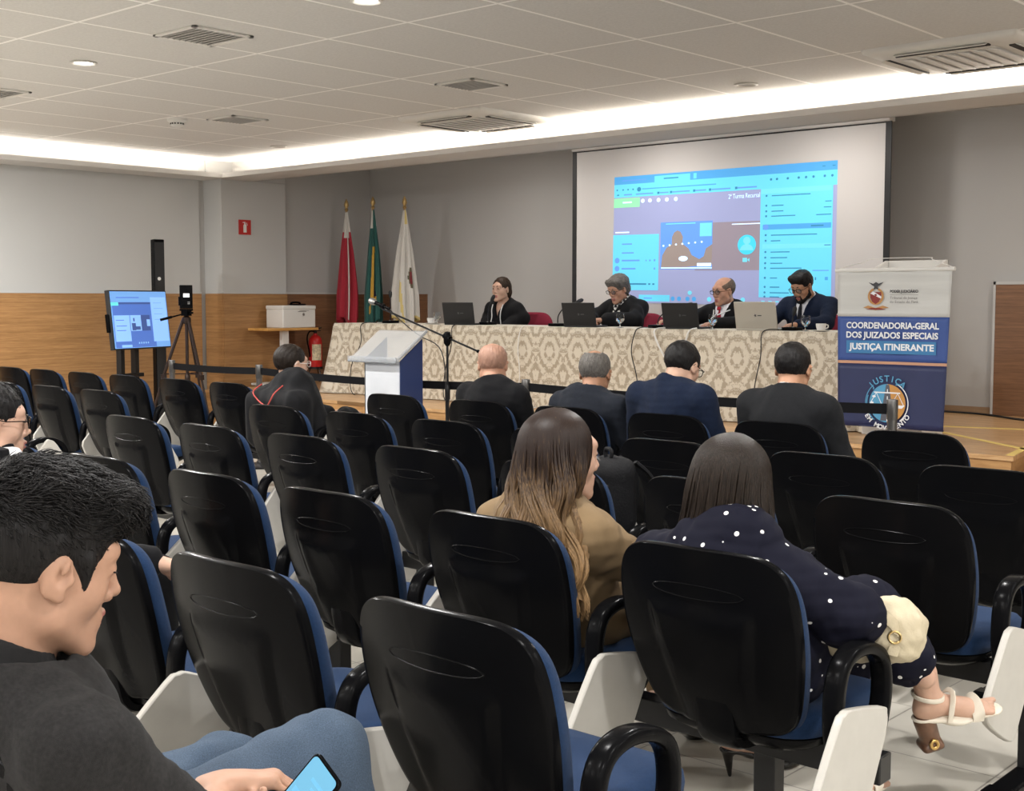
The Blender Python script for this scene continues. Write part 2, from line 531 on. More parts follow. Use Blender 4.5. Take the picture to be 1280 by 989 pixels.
M['wall_paint'] = mat('wall_paint', (0.54, 0.54, 0.53, 1), 0.85, bump=0.06, bscale=260)
M['panel_paint'] = mat('panel_paint', (0.47, 0.465, 0.455, 1), 0.85, bump=0.06, bscale=260)
M['unseen_dark_wall'] = mat('unseen_dark_wall', (0.05, 0.05, 0.055, 1), 0.9)  # made-up dark surface out of view, keeps reflections in the chair backs low
M['rear_paint'] = mat('rear_paint', (0.12, 0.115, 0.11, 1), 0.8)  # unseen rear wall, darkened so the chair backs mirror less light
M['soffit_paint'] = mat('soffit_paint', (0.60, 0.58, 0.56, 1), 0.85)
M['white_paint'] = mat('white_paint', (0.80, 0.78, 0.74, 1), 0.8)
M['wainscot'] = wood_mat('wainscot', '#8f6840', '#b88c5c', (.7, .7, 24), .45)
M['wainscot_dark'] = wood_mat('wainscot_dark', '#6a4a33', '#8f684a', (.8, .8, 30), .5)
M['stage_wood'] = wood_mat('stage_wood', '#b58a5c', '#d8b183', (1.1, 10, 10), .32, plank=.20, axis=1)
M['stage_front'] = wood_mat('stage_front', '#a87c4e', '#c79c68', (1, 4, 14), .4)
M['base_wood'] = wood_mat('base_wood', '#8d7157', '#a98d70', (1, 1, 20), .5)
M['tape'] = mat('tape', (0.80, 0.60, 0.18, 1), 0.55)

# floor: pale square ceramic tiles with thin grout
m, n, l, b = nt('floor_tiles')
tc = n.new('ShaderNodeTexCoord'); bk = n.new('ShaderNodeTexBrick')
bk.offset = 0.0; bk.squash = 1.0
bk.inputs['Scale'].default_value = 1.0; bk.inputs['Mortar Size'].default_value = 0.003; bk.inputs['Brick Width'].default_value = 0.46; bk.inputs['Row Height'].default_value = 0.46
bk.inputs['Color1'].default_value = (0.47, 0.44, 0.385, 1); bk.inputs['Color2'].default_value = (0.50, 0.47, 0.41, 1); bk.inputs['Mortar'].default_value = (0.25, 0.23, 0.2, 1)
l.new(tc.outputs['Object'], bk.inputs['Vector']); l.new(bk.outputs['Color'], b.inputs['Base Color'])
b.inputs['Roughness'].default_value = 0.28
M['floor'] = m

# ceiling: mineral boards 0.694 x 1.249 m in a white T-grid
GX0, GXP, GY0, GYP = -13.7247 * .694, .694, 3.772 * .694, 1.8 * .694
m, n, l, b = nt('ceiling_boards')
tc = n.new('ShaderNodeTexCoord'); sp = n.new('ShaderNodeSeparateXYZ'); l.new(tc.outputs['Object'], sp.inputs[0])
def gridline(ax, off, per, wd):
    a = n.new('ShaderNodeMath'); a.operation = 'ADD'; a.inputs[1].default_value = -off + per * 40; l.new(sp.outputs[ax], a.inputs[0])
    q = n.new('ShaderNodeMath'); q.operation = 'PINGPONG'; q.inputs[1].default_value = per / 2; l.new(a.outputs[0], q.inputs[0])
    g = n.new('ShaderNodeMath'); g.operation = 'LESS_THAN'; g.inputs[1].default_value = wd; l.new(q.outputs[0], g.inputs[0])
    return g.outputs[0]
g1 = gridline(0, GX0, GXP, .011); g2 = gridline(1, GY0, GYP, .011)
mxx = n.new('ShaderNodeMath'); mxx.operation = 'MAXIMUM'; l.new(g1, mxx.inputs[0]); l.new(g2, mxx.inputs[1])
tx = n.new('ShaderNodeTexNoise'); tx.inputs['Scale'].default_value = 60; tx.inputs['Detail'].default_value = 4; l.new(tc.outputs['Object'], tx.inputs['Vector'])
rp = n.new('ShaderNodeValToRGB'); rp.color_ramp.elements[0].position = .3; rp.color_ramp.elements[1].position = .7
rp.color_ramp.elements[0].color = (.62, .605, .58, 1); rp.color_ramp.elements[1].color = (.69, .675, .65, 1); l.new(tx.outputs[0], rp.inputs[0])
mi_ = n.new('ShaderNodeMix'); mi_.data_type = 'RGBA'; l.new(mxx.outputs[0], mi_.inputs[0]); l.new(rp.outputs[0], mi_.inputs[6]); mi_.inputs[7].default_value = (.95,.93,.90,1)
l.new(mi_.outputs[2], b.inputs['Base Color']); b.inputs['Roughness'].default_value = .9
M['ceiling'] = m

def S(name, mb, m, **k):
    return mb.build(name, m, kind='structure', **k)
XL, XR, YB, YF = -12.5, 3.6, -4.6, 11.0
S('floor', MB().ext((XL - .3, YB - .1, -.1), (XR + .1, YF + .1, 0)), M['floor'])
S('ceiling', MB().ext((-12.22, YB, 2.97), (XR, 8.86, 3.0)), M['ceiling'])
S('ceiling_pocket', MB().ext((XL - .1, YB, 3.22), (XR, 9.12, 3.26)), M['white_paint'])
S('ceiling_stage', MB().ext((XL - .1, 9.12, 3.06), (XR, YF, 3.10)), M['soffit_paint'])
# lowered border that hides the lights: shelf, lip and back board
sof = MB()
sof.ext((-12.05, 8.64, 2.765), (XR, 9.12, 2.785)); sof.ext((-12.08, 8.62, 2.765), (XR, 8.65, 2.815))
sof.ext((XL - .1, YB, 2.765), (-12.05, 9.12, 2.785)); sof.ext((-12.08, YB, 2.765), (-12.05, 8.65, 2.815))
sof.ext((XL - .1, 9.10, 2.765), (XR, 9.14, 3.24))
S('trim_soffit', sof, M['soffit_paint'])
S('wall_left', MB().ext((XL - .1, 3.6, 0), (XL, 8.62, 3.24)), M['wall_paint'])
S('wall_left_rear', MB().ext((XL - .1, YB, 0), (XL + .03, 3.6, 3.24)), M['unseen_dark_wall'])
S('wall_pillar', MB().ext((XL - .1, 8.70, 0), (-12.19, 9.62, 2.77)).ext((XL - .1, 9.145, 2.77), (-12.19, 9.62, 3.06)), M['wall_paint'], bevel=.006)
S('wall_back_left', MB().ext((XL - .1, 8.6, 0), (XL - .02, 8.72, 3.22)).ext((XL - .1, 8.725, 2.79), (XL - .01, 9.098, 3.22)).ext((XL - .1, 9.6, 0), (-12.23, YF, 3.1)), M['panel_paint'])
S('wall_front', MB().ext((XL - .1, YF, 0), (XR, YF + .1, 3.1)), M['panel_paint'])
S('wall_right', MB().ext((XR, YB, 0), (XR + .1, YF, 3.24)), M['wall_paint'])
S('wall_rear', MB().ext((XL, YB - .1, 0), (XR, YB, 3.24)), M['rear_paint'])
# wood wainscot with a thin pale cap
WZ = 1.47
S('trim_wainscot_left', MB().ext((XL, 3.6, 0), (XL + .02, 8.62, WZ)), M['wainscot'])
S('trim_wainscot_pillar', MB().ext((-12.19, 8.705, 0), (-12.17, 9.615, WZ)).ext((XL, 8.685, 0), (-12.18, 8.705, WZ)), M['wainscot'])
S('trim_wainscot_corner', MB().ext((-12.23, 9.62, 0), (-12.212, YF, WZ)).ext((-12.212, YF - .02, 0), (-11.2, YF, WZ)), M['wainscot_dark'])
S('trim_cap', MB().ext((XL, 3.6, WZ), (XL + .026, 8.62, WZ + .022)).ext((-12.19, 8.70, WZ), (-12.165, 9.62, WZ + .022)).ext((-12.23, 9.62, WZ), (-12.207, YF, WZ + .02)), M['wall_paint'])
S('trim_wainscot_right', MB().ext((-4.22, YF - .06, .41), (XR, YF, 1.53)), M['wainscot_dark'], bevel=.004)
S('trim_wainscot_frame', MB().ext((-4.235, YF - .065, .41), (-4.215, YF, 1.555)).ext((-4.235, YF - .065, 1.53), (XR, YF, 1.555)), M['wall_paint'])
S('baseboard_front', MB().ext((-11.2, YF - .018, .41), (-4.235, YF, .47)), M['base_wood'])

# stage: a wooden platform, its right end cut back, with a lower step beside it
ST = .41
poly = [(-11.93, 8.28), (-3.0, 8.28), (-3.0, 8.10), (-2.55, 9.55), (-2.55, YF), (XL, YF), (XL, 9.62), (-11.93, 9.62)]
poly = [(-11.93, 8.24), (-2.98, 8.10), (-3.30, 9.95), (-3.30, YF), (-12.2, YF), (-12.2, 9.62), (-11.93, 9.62)]
S('floor_stage', MB().prism(poly, 'z', ST - .03, ST), M['stage_wood'])
ins = [(-11.91, 8.26), (-3.0, 8.12), (-3.32, 9.95), (-3.32, YF), (-12.2, YF), (-12.2, 9.62), (-11.91, 9.62)]
S('floor_stage_riser', MB().prism(ins, 'z', 0, ST - .03), M['stage_front'])
S('floor_step', MB().prism([(-2.98, 8.4), (-1.6, 8.4), (-1.6, YF), (-3.28, YF), (-3.28, 9.95)], 'z', 0, .28), M['stage_wood'])
S('floor_step_lower', MB().prism([(-3.0, 8.12), (-1.3, 8.05), (-1.3, 8.4), (-3.0, 8.4)], 'z', 0, .14), M['stage_front'])
def tape(p, q, w=.05, z=ST):
    p = Vector((p[0], p[1], 0)); q = Vector((q[0], q[1], 0)); d = (q - p).normalized(); nn = Vector((-d.y, d.x, 0)) * w / 2
    return [(v.x, v.y) for v in (p - nn, q - nn, q + nn, p + nn)]
tp = MB()
tp.prism(tape((-3.02, 8.15), (-3.31, 9.9)), 'z', ST, ST + .002)
tp.prism(tape((-3.06, 8.55), (-4.3, 9.55)), 'z', ST, ST + .002)
tp.prism(tape((-4.6, 9.56), (-3.36, 9.92), .07), 'z', ST, ST + .002)
tp.prism(tape((-3.2, 9.2), (-1.65, 9.2), .05), 'z', .28, .282)
S('trim_tape', tp, M['tape'])
# ================================================================== auditorium chairs
OUT = [(0, .846), (.11, .845), (.172, .836), (.212, .808), (.233, .760), (.240, .69), (.237, .61), (.224, .53), (.207, .465), (.184, .422), (.143, .398), (.07, .390), (0, .389)]
OUT = catmull(OUT + [(-x, z) for x, z in OUT[-2:0:-1]], 4)
CZ = .62
def yrec(z): return .135 * (.85 - z) / .47 - .022 * math.sin(PI * min(max((z - .38) / .47, 0), 1))
def shell_y(x, z):
    y = yrec(z) + .62 * x * x
    # raised centre plate in the lower two thirds
    t = min(max((.71 - z) / .03, 0), 1); t = t * t * (3 - 2 * t)
    wv = .10 + .05 * min(max((z - .38) / .33, 0), 1)
    e = min(max((wv - abs(x)) / .02, 0), 1); e = e * e * (3 - 2 * e)
    return y - .010 * t * e
def make_shell():
    mb = MB(); n = len(OUT); rings = []
    SS = [0.02, .12, .22, .32, .42, .50, .56, .60, .64, .68, .74, .82, .90, .96, 1.0]
    for s in SS:
        rings.append([(x * s, shell_y(x * s, CZ + (z - CZ) * s), CZ + (z - CZ) * s) for x, z in OUT])
    rings.append([(x * 1.012, shell_y(x, z) + .006, CZ + (z - CZ) * 1.012) for x, z in OUT])      # rolled rim
    rings.append([(x * 1.012, shell_y(x, z) + .022, CZ + (z - CZ) * 1.012) for x, z in OUT])
    rings.append([(x * .98, shell_y(x, z) + .026, CZ + (z - CZ) * .98) for x, z in OUT])
    mb.loft([r[::-1] for r in rings])
    # moulded hand-hold outline
    for sg in (1, -1):
        p = []
        for k in range(25):
            x = -.125 + .25 * k / 24; z = .742 + sg * .017 * math.sqrt(max(0, 1 - (x / .125) ** 2))
            p.append((x, shell_y(x, z) + .0003, z))
        mb.tube(p, .0017, 6)
    return mb
def make_back_cushion():
    mb = MB(); n = len(OUT); rings = []
    def ring(s, dy):
        return [(x * s, yrec(CZ + (z - CZ) * s) + .62 * (x * s) ** 2 * (1 - dy * 3) + dy, CZ - .010 + (z - CZ) * s * .985) for x, z in OUT]
    for s, dy in ((.94, .020), (1.0, .024), (1.008, .042), (.995, .060), (.96, .076), (.90, .086), (.75, .092), (.5, .094), (.25, .095), (.03, .095)):
        rings.append(ring(s, dy))
    mb.loft([r[::-1] for r in rings])
    return mb
def make_seat():
    mb = MB(); rings = []
    for s, z in ((.93, .385), (.99, .392), (1.0, .415), (.985, .440), (.94, .452), (.8, .456), (.5, .452), (.05, .450)):
        rings.append([(x * s, .368 + (y) * s, z - (.018 * max(0, (y * s - .12) / .11) ** 2 if z > .40 else 0)) for x, y in rrect(.455, .455, .11, 7)])
    return mb.loft(rings)
def make_pan():
    mb = MB(); rings = []
    for s, z in ((.55, .338), (.80, .345), (.955, .368), (.975, .386), (.9, .392)):
        rings.append([(x * s, .368 + y * s, z) for x, y in rrect(.455, .455, .11, 7)])
    return mb.loft(rings)
ARM = catmull([(.24, .372), (.16, .380), (.112, .43), (.106, .53), (.130, .598), (.19, .624), (.27, .614), (.325, .575), (.340, .50), (.318, .42), (.285, .378)], 5)
TAB = catmull([(.085, .508), (.12, .512), (.27, .482), (.292, .462), (.285, .41), (.20, .255), (.165, .20), (.12, .19), (-.01, .245), (-.055, .28), (-.055, .32), (.055, .485)], 3)
def make_chair(name='auditorium_chair'):
    t = thing(name, '-', 'chair')
    sh = make_shell().build('backrest_shell', M['black_plastic'], t, angle=50)
    make_back_cushion().build('backrest_cushion', M['blue_fabric'], t, angle=60)
    make_seat().build('seat_cushion', M['blue_fabric'], t, angle=60)
    make_pan().build('seat_pan', M['black_plastic'], t, angle=50)
    b = MB(); b.tube(catmull([(0, .34, .345), (0, .18, .345), (0, .13, .37), (0, .112, .43), (0, .098, .50)], 5, False), .03, 10, flat=(.055, .016), up=(1, 0, 0))
    b.build('back_bracket', M['black_plastic'], t)
    a = MB(); a.tube([(.31, y, z) for y, z in ARM], .02, 12, closed=True, flat=(.024, .016), up=(1, 0, 0))
    a.box((.285, .24, .372), (.07, .08, .02))
    ar = a.build('armrest', M['black_plastic'], t, angle=60)
    h = MB(); h.tube([(.30, .20, .45), (.34, .20, .45)], .022, 12); h.box((.318, .19, .42), (.02, .03, .09)); h.box((.318, .245, .40), (.018, .10, .025), rot=(.5, 0, 0))
    h.build('tablet_hinge', M['black_metal'], t)
    p = MB().prism([(y - .12, z - .49) for y, z in TAB], 'x', .330, .350).build('writing_tablet', M['tablet_white'], t, bevel=.004)
    p.location = (0, .12, .49)
    return t
CH0 = make_chair()
CH0.scale = (1, 1, .98)
_used = [False]
CHAIRS = {}
def chair(key, x, y, label, group, tab=0.0, rz=0.0):
    if not _used[0]:
        c = CH0; _used[0] = True; c.location = (x, y, 0); c.rotation_euler = (0, 0, rz); c['label'] = label; c['group'] = group
    else:
        c = dup(CH0, (x, y, 0), rz, label, group)
    for ch in c.children:
        if ch.name.startswith('writing_tablet'): ch.rotation_euler = (R(tab), 0, 0)
    CHAIRS[key] = c
    return c
R0, R1, R2, R3, R4, R5 = .74, 1.62, 2.43, 3.38, 4.25, 5.23
G = 'auditorium chairs in rows'
A_ = 'blue auditorium chair '
chair('0a', -1.800, R0, A_ + 'under the man with the phone', G)
chair('1a', -1.661, R1, A_ + 'nearest the camera, empty, its armrest cut off by the bottom edge', G)
chair('1b', -2.323, R1, A_ + 'empty, its shell right behind the jeans knee of the phone man', G)
chair('1c', -2.944, R1, A_ + 'empty, half hidden by the face of the man with the phone', G, -14)
chair('1d', -3.577, R1, A_ + 'under the man in glasses at the left edge', G)
chair('2a', -1.620, R2, A_ + 'holding the woman in the polka dot dress', G)
chair('2b', -2.291, R2, A_ + 'holding the long haired woman in the tan blazer', G)
chair('2c', -2.953, R2, A_ + 'empty, directly left of the tan blazer woman', G, 50)
chair('2d', -3.569, R2, A_ + 'empty, second to the left of the tan blazer woman', G, 50)
chair('2e', -4.250, R2, A_ + 'empty, rising just above the hair of the man with the phone', G, 50)
chair('2f', -4.946, R2, A_ + 'mostly hidden behind the head of the man in glasses', G, 30)
chair('3a', -1.614, R3, A_ + 'empty, in front of the white sandal and cream handbag', G, -6)
chair('3b', -2.239, R3, A_ + 'empty, hidden behind the bob hair of the polka dot woman', G)
chair('3c', -2.884, R3, A_ + 'with a black backpack on its seat, behind the long wavy hair', G)
chair('3d', -3.560, R3, A_ + 'empty, just left of the long wavy hair, third row from the stage', G, 60)
chair('3e', -4.258, R3, A_ + 'empty, third row from the stage, second left of the long wavy hair', G, 60)
chair('3f', -4.926, R3, A_ + 'empty, third row from the stage, third left of the long wavy hair', G, 60)
chair('3g', -5.572, R3, A_ + 'empty, end of its third row beside the left aisle', G, 60)
chair('3h', -7.057, R3, A_ + 'mostly outside the left edge, its armrest showing', G, 60)
chair('4a', -1.681, R4, A_ + 'empty, second row from the stage at the right edge', G)
chair('4b', -2.287, R4, A_ + 'empty, right behind the dark suited man with cropped hair', G)
chair('4c', -2.989, R4, A_ + 'empty, right behind the man in the blue suit', G)
chair('4d', -3.612, R4, A_ + 'mostly hidden behind the top of the long wavy hair', G)
chair('4e', -4.259, R4, A_ + 'empty, second row, below and left of the bald man in black', G, 60)
chair('4f', -4.904, R4, A_ + 'empty, second row from the stage, just below the clear lectern', G, 60)
chair('4g', -5.559, R4, A_ + 'empty, behind the robed man with the red cord', G, 60)
chair('4h', -7.354, R4, A_ + 'empty, second row of the left block, at the aisle', G, 60)
chair('4i', -7.982, R4, A_ + 'empty, second row of the left block, middle of its three', G, 60)
chair('4j', -8.627, R4, A_ + 'empty, second row of the left block, cut off by the left edge', G, 60)
chair('5a', -2.381, R5, A_ + 'empty, front row, in front of the hanging blue banner', G)
chair('5b', -3.046, R5, A_ + 'front row, holding the dark suited man with cropped hair', G)
chair('5c', -3.678, R5, A_ + 'front row, holding the man in the blue suit', G)
chair('5d', -4.319, R5, A_ + 'front row, holding the grey haired balding man', G, 60)
chair('5e', -4.967, R5, A_ + 'front row, holding the bald man in the black suit', G, 60)
chair('5f', -5.677, R5, A_ + 'empty, front row, in front of the clear lectern', G, 60)
chair('5g', -6.780, R5, A_ + 'front row, holding the robed man with the red cord', G, 60)
chair('5h', -7.332, R5, A_ + 'empty, front row, just left of the robed man', G, 60)
CHAIRS['5g'].scale = (1, 1, .90)
chair('5i', -7.959, R5, A_ + 'empty, front row, below the camera tripod', G, 60)
chair('5j', -8.644, R5, A_ + 'empty, front row, directly below the television', G, 60)
chair('5k', -9.260, R5, A_ + 'empty, front row, third from the left edge', G, 60)
chair('5l', -9.883, R5, A_ + 'empty, front row, second from the left edge', G, 60)
chair('5m', -10.437, R5, A_ + 'empty, front row, cut off by the left edge', G, 60)

# beams that carry the seats of a row, with T feet
GB = 'steel rails under the rows of chairs'
def beam(keys, where, x_feet=None, y=None):
    xs = [CHAIRS[k].location.x for k in keys]; y = CHAIRS[keys[0]].location.y
    x0, x1 = min(xs) - .24, max(xs) + .33
    t = thing('seat_rail', 'black steel rail on T feet ' + where, 'seat rail', ((x0 + x1) / 2, y + .33, 0), 0, GB)
    hw = (x1 - x0) / 2
    MB().ext((-hw, -.03, .27), (hw, .03, .338)).build('crossbeam', M['black_metal'], t, bevel=.004)
    ns = max(2, int(round((x1 - x0) / 1.3)))
    for i in range(ns):
        x = -hw + .31 + (2 * hw - .62) * (i / (ns - 1)) if x_feet is None else x_feet[i] - (x0 + x1) / 2
        lg = MB().ext((x - .03, -.025, .04), (x + .03, .025, .28)).build('leg', M['black_metal'], t, bevel=.003)
        f = MB(); f.ext((x - .035, -.25, .012), (x + .035, .25, .045))
        for s in (-1, 1): f.ext((x - .038, s * .25 - .035, 0), (x + .038, s * .25 + .035, .05))
        f.build('foot', M['black_plastic'], lg, bevel=.008)
beam(['0a'], 'under the man with the phone')
beam(['1a', '1b', '1c', '1d'], 'of the nearest empty row')
beam(['2a', '2b', '2c', '2d', '2e', '2f'], 'of the two seated women')
beam(['3a', '3b', '3c', '3d', '3e', '3f', '3g'], 'of the third row from the stage', [-1.29, -2.5, -3.8, -5.1])
beam(['3h'], 'at the left edge in the third row')
beam(['4a', '4b', '4c', '4d', '4e', '4f', '4g'], 'of the second row from the stage')
beam(['4h', '4i', '4j'], 'of the second row beyond the left aisle')
beam(['5a', '5b', '5c', '5d', '5e'], 'of the front row seated men')
beam(['5f'], 'in front of the clear lectern')
beam(['5g', '5h', '5i', '5j', '5k', '5l', '5m'], 'of the front row on the left')
# ================================================================== ceiling fittings
M['lamp_glow'] = mat('lamp_glow', (1, .95, .85, 1), emit=14)
M['vent_grey'] = mat('vent_grey', (.52, .50, .48, 1), .7)
M['ac_white'] = mat('ac_white', (.74, .72, .68, 1), .5)
M['dark_slot'] = mat('dark_slot', (.02, .02, .02, 1), .6)
ZC = 2.97
def downlight(x, y, label):
    t = thing('downlight', label, 'ceiling light', (x, y, ZC), 0, 'round ceiling downlights')
    MB().lathe([(.062, 0), (.085, -.002), (.088, -.008), (.075, -.012), (.062, -.006), (.058, .0)], 28).build('trim_ring', M['ac_white'], t)
    MB().lathe([(.002, -.003), (.057, -.003), (.057, -.001), (.002, -.001)], 28).build('lamp', M['lamp_glow'], t)
downlight(-7.85, 4.53, 'lit round downlight high on the left of the tiled ceiling')
downlight(-5.13, 4.60, 'lit round downlight cut off by the top edge of the photo')
def can(x, y, label):
    t = thing('downlight', label, 'ceiling light', (x, y, ZC), 0, 'round ceiling downlights')
    MB().lathe([(.062, 0), (.085, -.002), (.088, -.008), (.075, -.012), (.062, -.006), (.058, .0)], 28).build('trim_ring', M['ac_white'], t)
    MB().lathe([(.002, -.003), (.057, -.003), (.057, -.001), (.002, -.001)], 28).build('lamp', M['vent_grey'], t)
can(-5.03, 8.20, 'unlit round downlight in front of the cove, between the projection screen and the right cassette')
can(-10.6, 8.28, 'small unlit round downlight near the far left corner of the cove')
def vent(x, y, label, s=.42):
    t = thing('ceiling_vent', label, 'ceiling vent', (x, y, ZC), 0, 'square ceiling vents')
    f = MB(); h = s / 2
    for a, b in (((-h, -h), (h, -h + .03)), ((-h, h - .03), (h, h)), ((-h, -h), (-h + .03, h)), ((h - .03, -h), (h, h))):
        f.ext((a[0], a[1], -.014), (b[0], b[1], 0))
    f.build('frame', M['ac_white'], t, bevel=.003)
    g = MB(); g.ext((-h + .02, -h + .02, -.004), (h - .02, h - .02, -.001))
    for k in range(9):
        yy = -h + .05 + (s - .10) * k / 8
        g.box((0, yy, -.009), (s - .06, .022, .003), rot=(.6, 0, 0))
    g.build('louvre_panel', M['vent_grey'], t)
vent(-6.52, 4.55, 'square grey ceiling vent nearest the camera, top left')
vent(-6.52, 6.86, 'square grey ceiling vent just above the left air conditioner cassette', .38)
vent(-9.29, 6.82, 'square grey ceiling vent beside the smoke detector', .38)
vent(-9.45, 4.69, 'square ceiling vent cut off by the left edge')
t = thing('smoke_detector', 'round white smoke detector under the ceiling left of centre', 'smoke detector', (-9.67, 6.46, ZC))
MB().lathe([(.085, 0), (.085, -.022), (.075, -.03), (.055, -.034), (.055, -.05), (.05, -.062), (.03, -.072), (.002, -.073)][::-1], 28).build('housing', M['white_plastic'], t)
g = MB()
for k in range(14):
    a = 2 * PI * k / 14; g.box((.056 * math.cos(a), .056 * math.sin(a), -.044), (.006, .012, .012), rot=(0, 0, a))
g.build('sensor_slots', M['dark_slot'], t)
def cassette(x, y, label, s=.98):
    t = thing('air_conditioner_cassette', label, 'air conditioner', (x, y, ZC), 0, 'ceiling air conditioner cassettes')
    h = s / 2
    rings = [[(px * q, py * q, z) for px, py in rrect(s, s, .025, 3)] for q, z in ((1, 0), (1, -.012), (.985, -.028), (.90, -.045), (.80, -.050), (.02, -.050))]
    MB().loft([r[::-1] for r in rings]).build('panel', M['ac_white'], t, angle=50)
    sl = MB()
    for a in range(4):
        c, s_ = math.cos(a * PI / 2), math.sin(a * PI / 2)
        sl.box((-s_ * .40, c * .40, -.046), (.60, .05, .012), rot=(.35 * 1, 0, a * PI / 2))
    sl.build('air_slot', M['dark_slot'], t, bevel=.004)
    fl = MB()
    for a in range(4):
        c, s_ = math.cos(a * PI / 2), math.sin(a * PI / 2)
        fl.box((-s_ * .425, c * .425, -.052), (.58, .035, .006), rot=(-.45, 0, a * PI / 2))
    fl.build('flap', M['ac_white'], t, bevel=.002)
    gr = MB()
    gr.ext((-.30, -.30, -.056), (.30, .30, -.048))
    for k in range(7): gr.box((-.27 + .09 * k, 0, -.060), (.076, .56, .010), rot=(0, .16, 0))
    gr.build('grille', M['vent_white'], t, bevel=.004)
M['vent_white'] = mat('vent_white', (.72, .70, .67, 1), .55)
cassette(-7.70, 8.17, 'white air conditioner cassette in the ceiling near the middle of the cove')
cassette(-3.33, 8.06, 'white air conditioner cassette in the ceiling at the right edge')

# ================================================================== left side
t = thing('fire_extinguisher_sign', 'small red fire extinguisher sign on the pale pillar', 'sign', (-12.185, 9.02, 2.235))
MB().ext((0, -.085, -.085), (.006, .085, .085)).build('sign_plate', mat('sign_red', (.50, .025, .02, 1), .45), t)
g = MB().prism([(-.022, -.06), (.022, -.06), (.022, .02), (.012, .034), (-.012, .034), (-.022, .02)], 'x', .006, .0075)
g.prism([(-.008, .034), (.008, .034), (.008, .05), (-.008, .05)], 'x', .006, .0075).prism([(.004, .05), (-.03, .05), (-.034, .056), (.004, .062)], 'x', .006, .0075)
g.prism([(.018, .05), (.032, .02), (.038, .022), (.024, .056)], 'x', .006, .0075)
g.build('sign_symbol', M['white_plastic'], t)

# television on a two post stand, turned to the stage
M['ui_page'] = mat('ui_page', (.16, .36, .74, 1), .4, emit=.62)
M['ui_light'] = mat('ui_light', (.25, .48, .86, 1), .4, emit=.66)
M['ui_mid'] = mat('ui_mid', (.07, .15, .48, 1), .4, emit=.7)
M['ui_dark'] = mat('ui_dark', (.05, .09, .28, 1), .4, emit=.6)
M['ui_green'] = mat('ui_green', (.12, .60, .62, 1), .4, emit=.8)
tv = thing('television', 'flat television on a black stand showing a blue video call page', 'television', (-11.42, 7.12, 0), R(109.4))
for x in (-.20, .02): MB().ext((x - .03, .03, .03), (x + .03, .09, 1.30)).build('stand_post', M['black_metal'], tv, bevel=.004)
MB().ext((-.42, -.28, 0), (.24, .34, .03)).ext((-.3, .025, .62), (.12, .095, .66)).build('stand_base', M['black_metal'], tv, bevel=.006)
pan = MB().ext((-.445, -.02, -.295), (.445, .03, .295)).ext((-.25, .03, -.2), (.25, .075, .2)).build('screen_panel', M['black_matte'], tv, bevel=.005, loc=(0, -.02, 1.20), rot=(R(-6), 0, 0))
sb = MB(); sy = -.0215
def quad(mb, u0, v0, u1, v1, mi, W, Hh, y, dy=0):
    x0 = -W / 2 + W * u0; x1 = -W / 2 + W * u1; z1 = Hh / 2 - Hh * v0; z0 = Hh / 2 - Hh * v1
    mb.add([(x0, y - dy, z0), (x1, y - dy, z0), (x1, y - dy, z1), (x0, y - dy, z1)], [(0, 1, 2, 3)], mi)
TW, TH = .865, .565
for i, (u0, v0, u1, v1, mi) in enumerate([(0, 0, 1, 1, 0), (.02, .19, .74, .99, 2), (.0, .19, .13, .25, 4), (.13, .19, .74, .225, 3), (.70, .10, .985, .90, 1), (.03, .42, .30, .88, 1), (.31, .42, .50, .70, 1),
        (.50, .42, .66, .70, 3), (.60, .50, .66, .62, 1), (.33, .56, .40, .69, 3), (.36, .47, .385, .53, 3), (.40, .62, .48, .68, 3), (.42, .90, .44, .93, 1), (.46, .90, .48, .93, 1), (.50, .90, .52, .93, 1), (.54, .90, .56, .93, 1), (.58, .90, .60, .93, 1), (.12, .94, .30, .985, 1), (.1, .10, .5, .115, 2),
        (.06, .50, .2, .512, 2), (.06, .60, .24, .612, 2), (.06, .68, .22, .692, 2), (.75, .2, .9, .21, 0), (.75, .3, .92, .31, 0), (.75, .4, .9, .41, 0), (.75, .5, .93, .51, 0)]):
    quad(sb, u0, v0, u1, v1, mi, TW, TH, sy, .0004 * (1 if i else 0) + .00003 * i)
sb.build('picture', [M['ui_page'], M['ui_light'], M['ui_mid'], M['ui_dark'], M['ui_green']], pan)
MB().ext((-.462, 0, -.12), (-.445, .04, .06)).build('side_handle', M['black_plastic'], pan, bevel=.005)

t = thing('column_loudspeaker', 'tall thin black loudspeaker column behind the television', 'loudspeaker', (-11.72, 7.56, 0), R(80))
MB().ext((-.056, -.05, .03), (.056, .05, 2.03)).build('cabinet', M['black_plastic'], t, bevel=.008)
MB().ext((-.05, -.054, .10), (.05, -.05, 2.0)).build('grille', M['black_matte'], t)
MB().ext((-.20, -.2, 0), (.20, .2, .03)).build('base', M['black_metal'], t, bevel=.006)
MB().lathe([(.002, 0), (.018, 0), (.018, .004), (.002, .004)], 16, M4=Matrix.Translation((-.01, -.054, 1.62)) @ Matrix.Rotation(PI / 2, 4, 'X')).build('badge', M['white_plastic'], t)

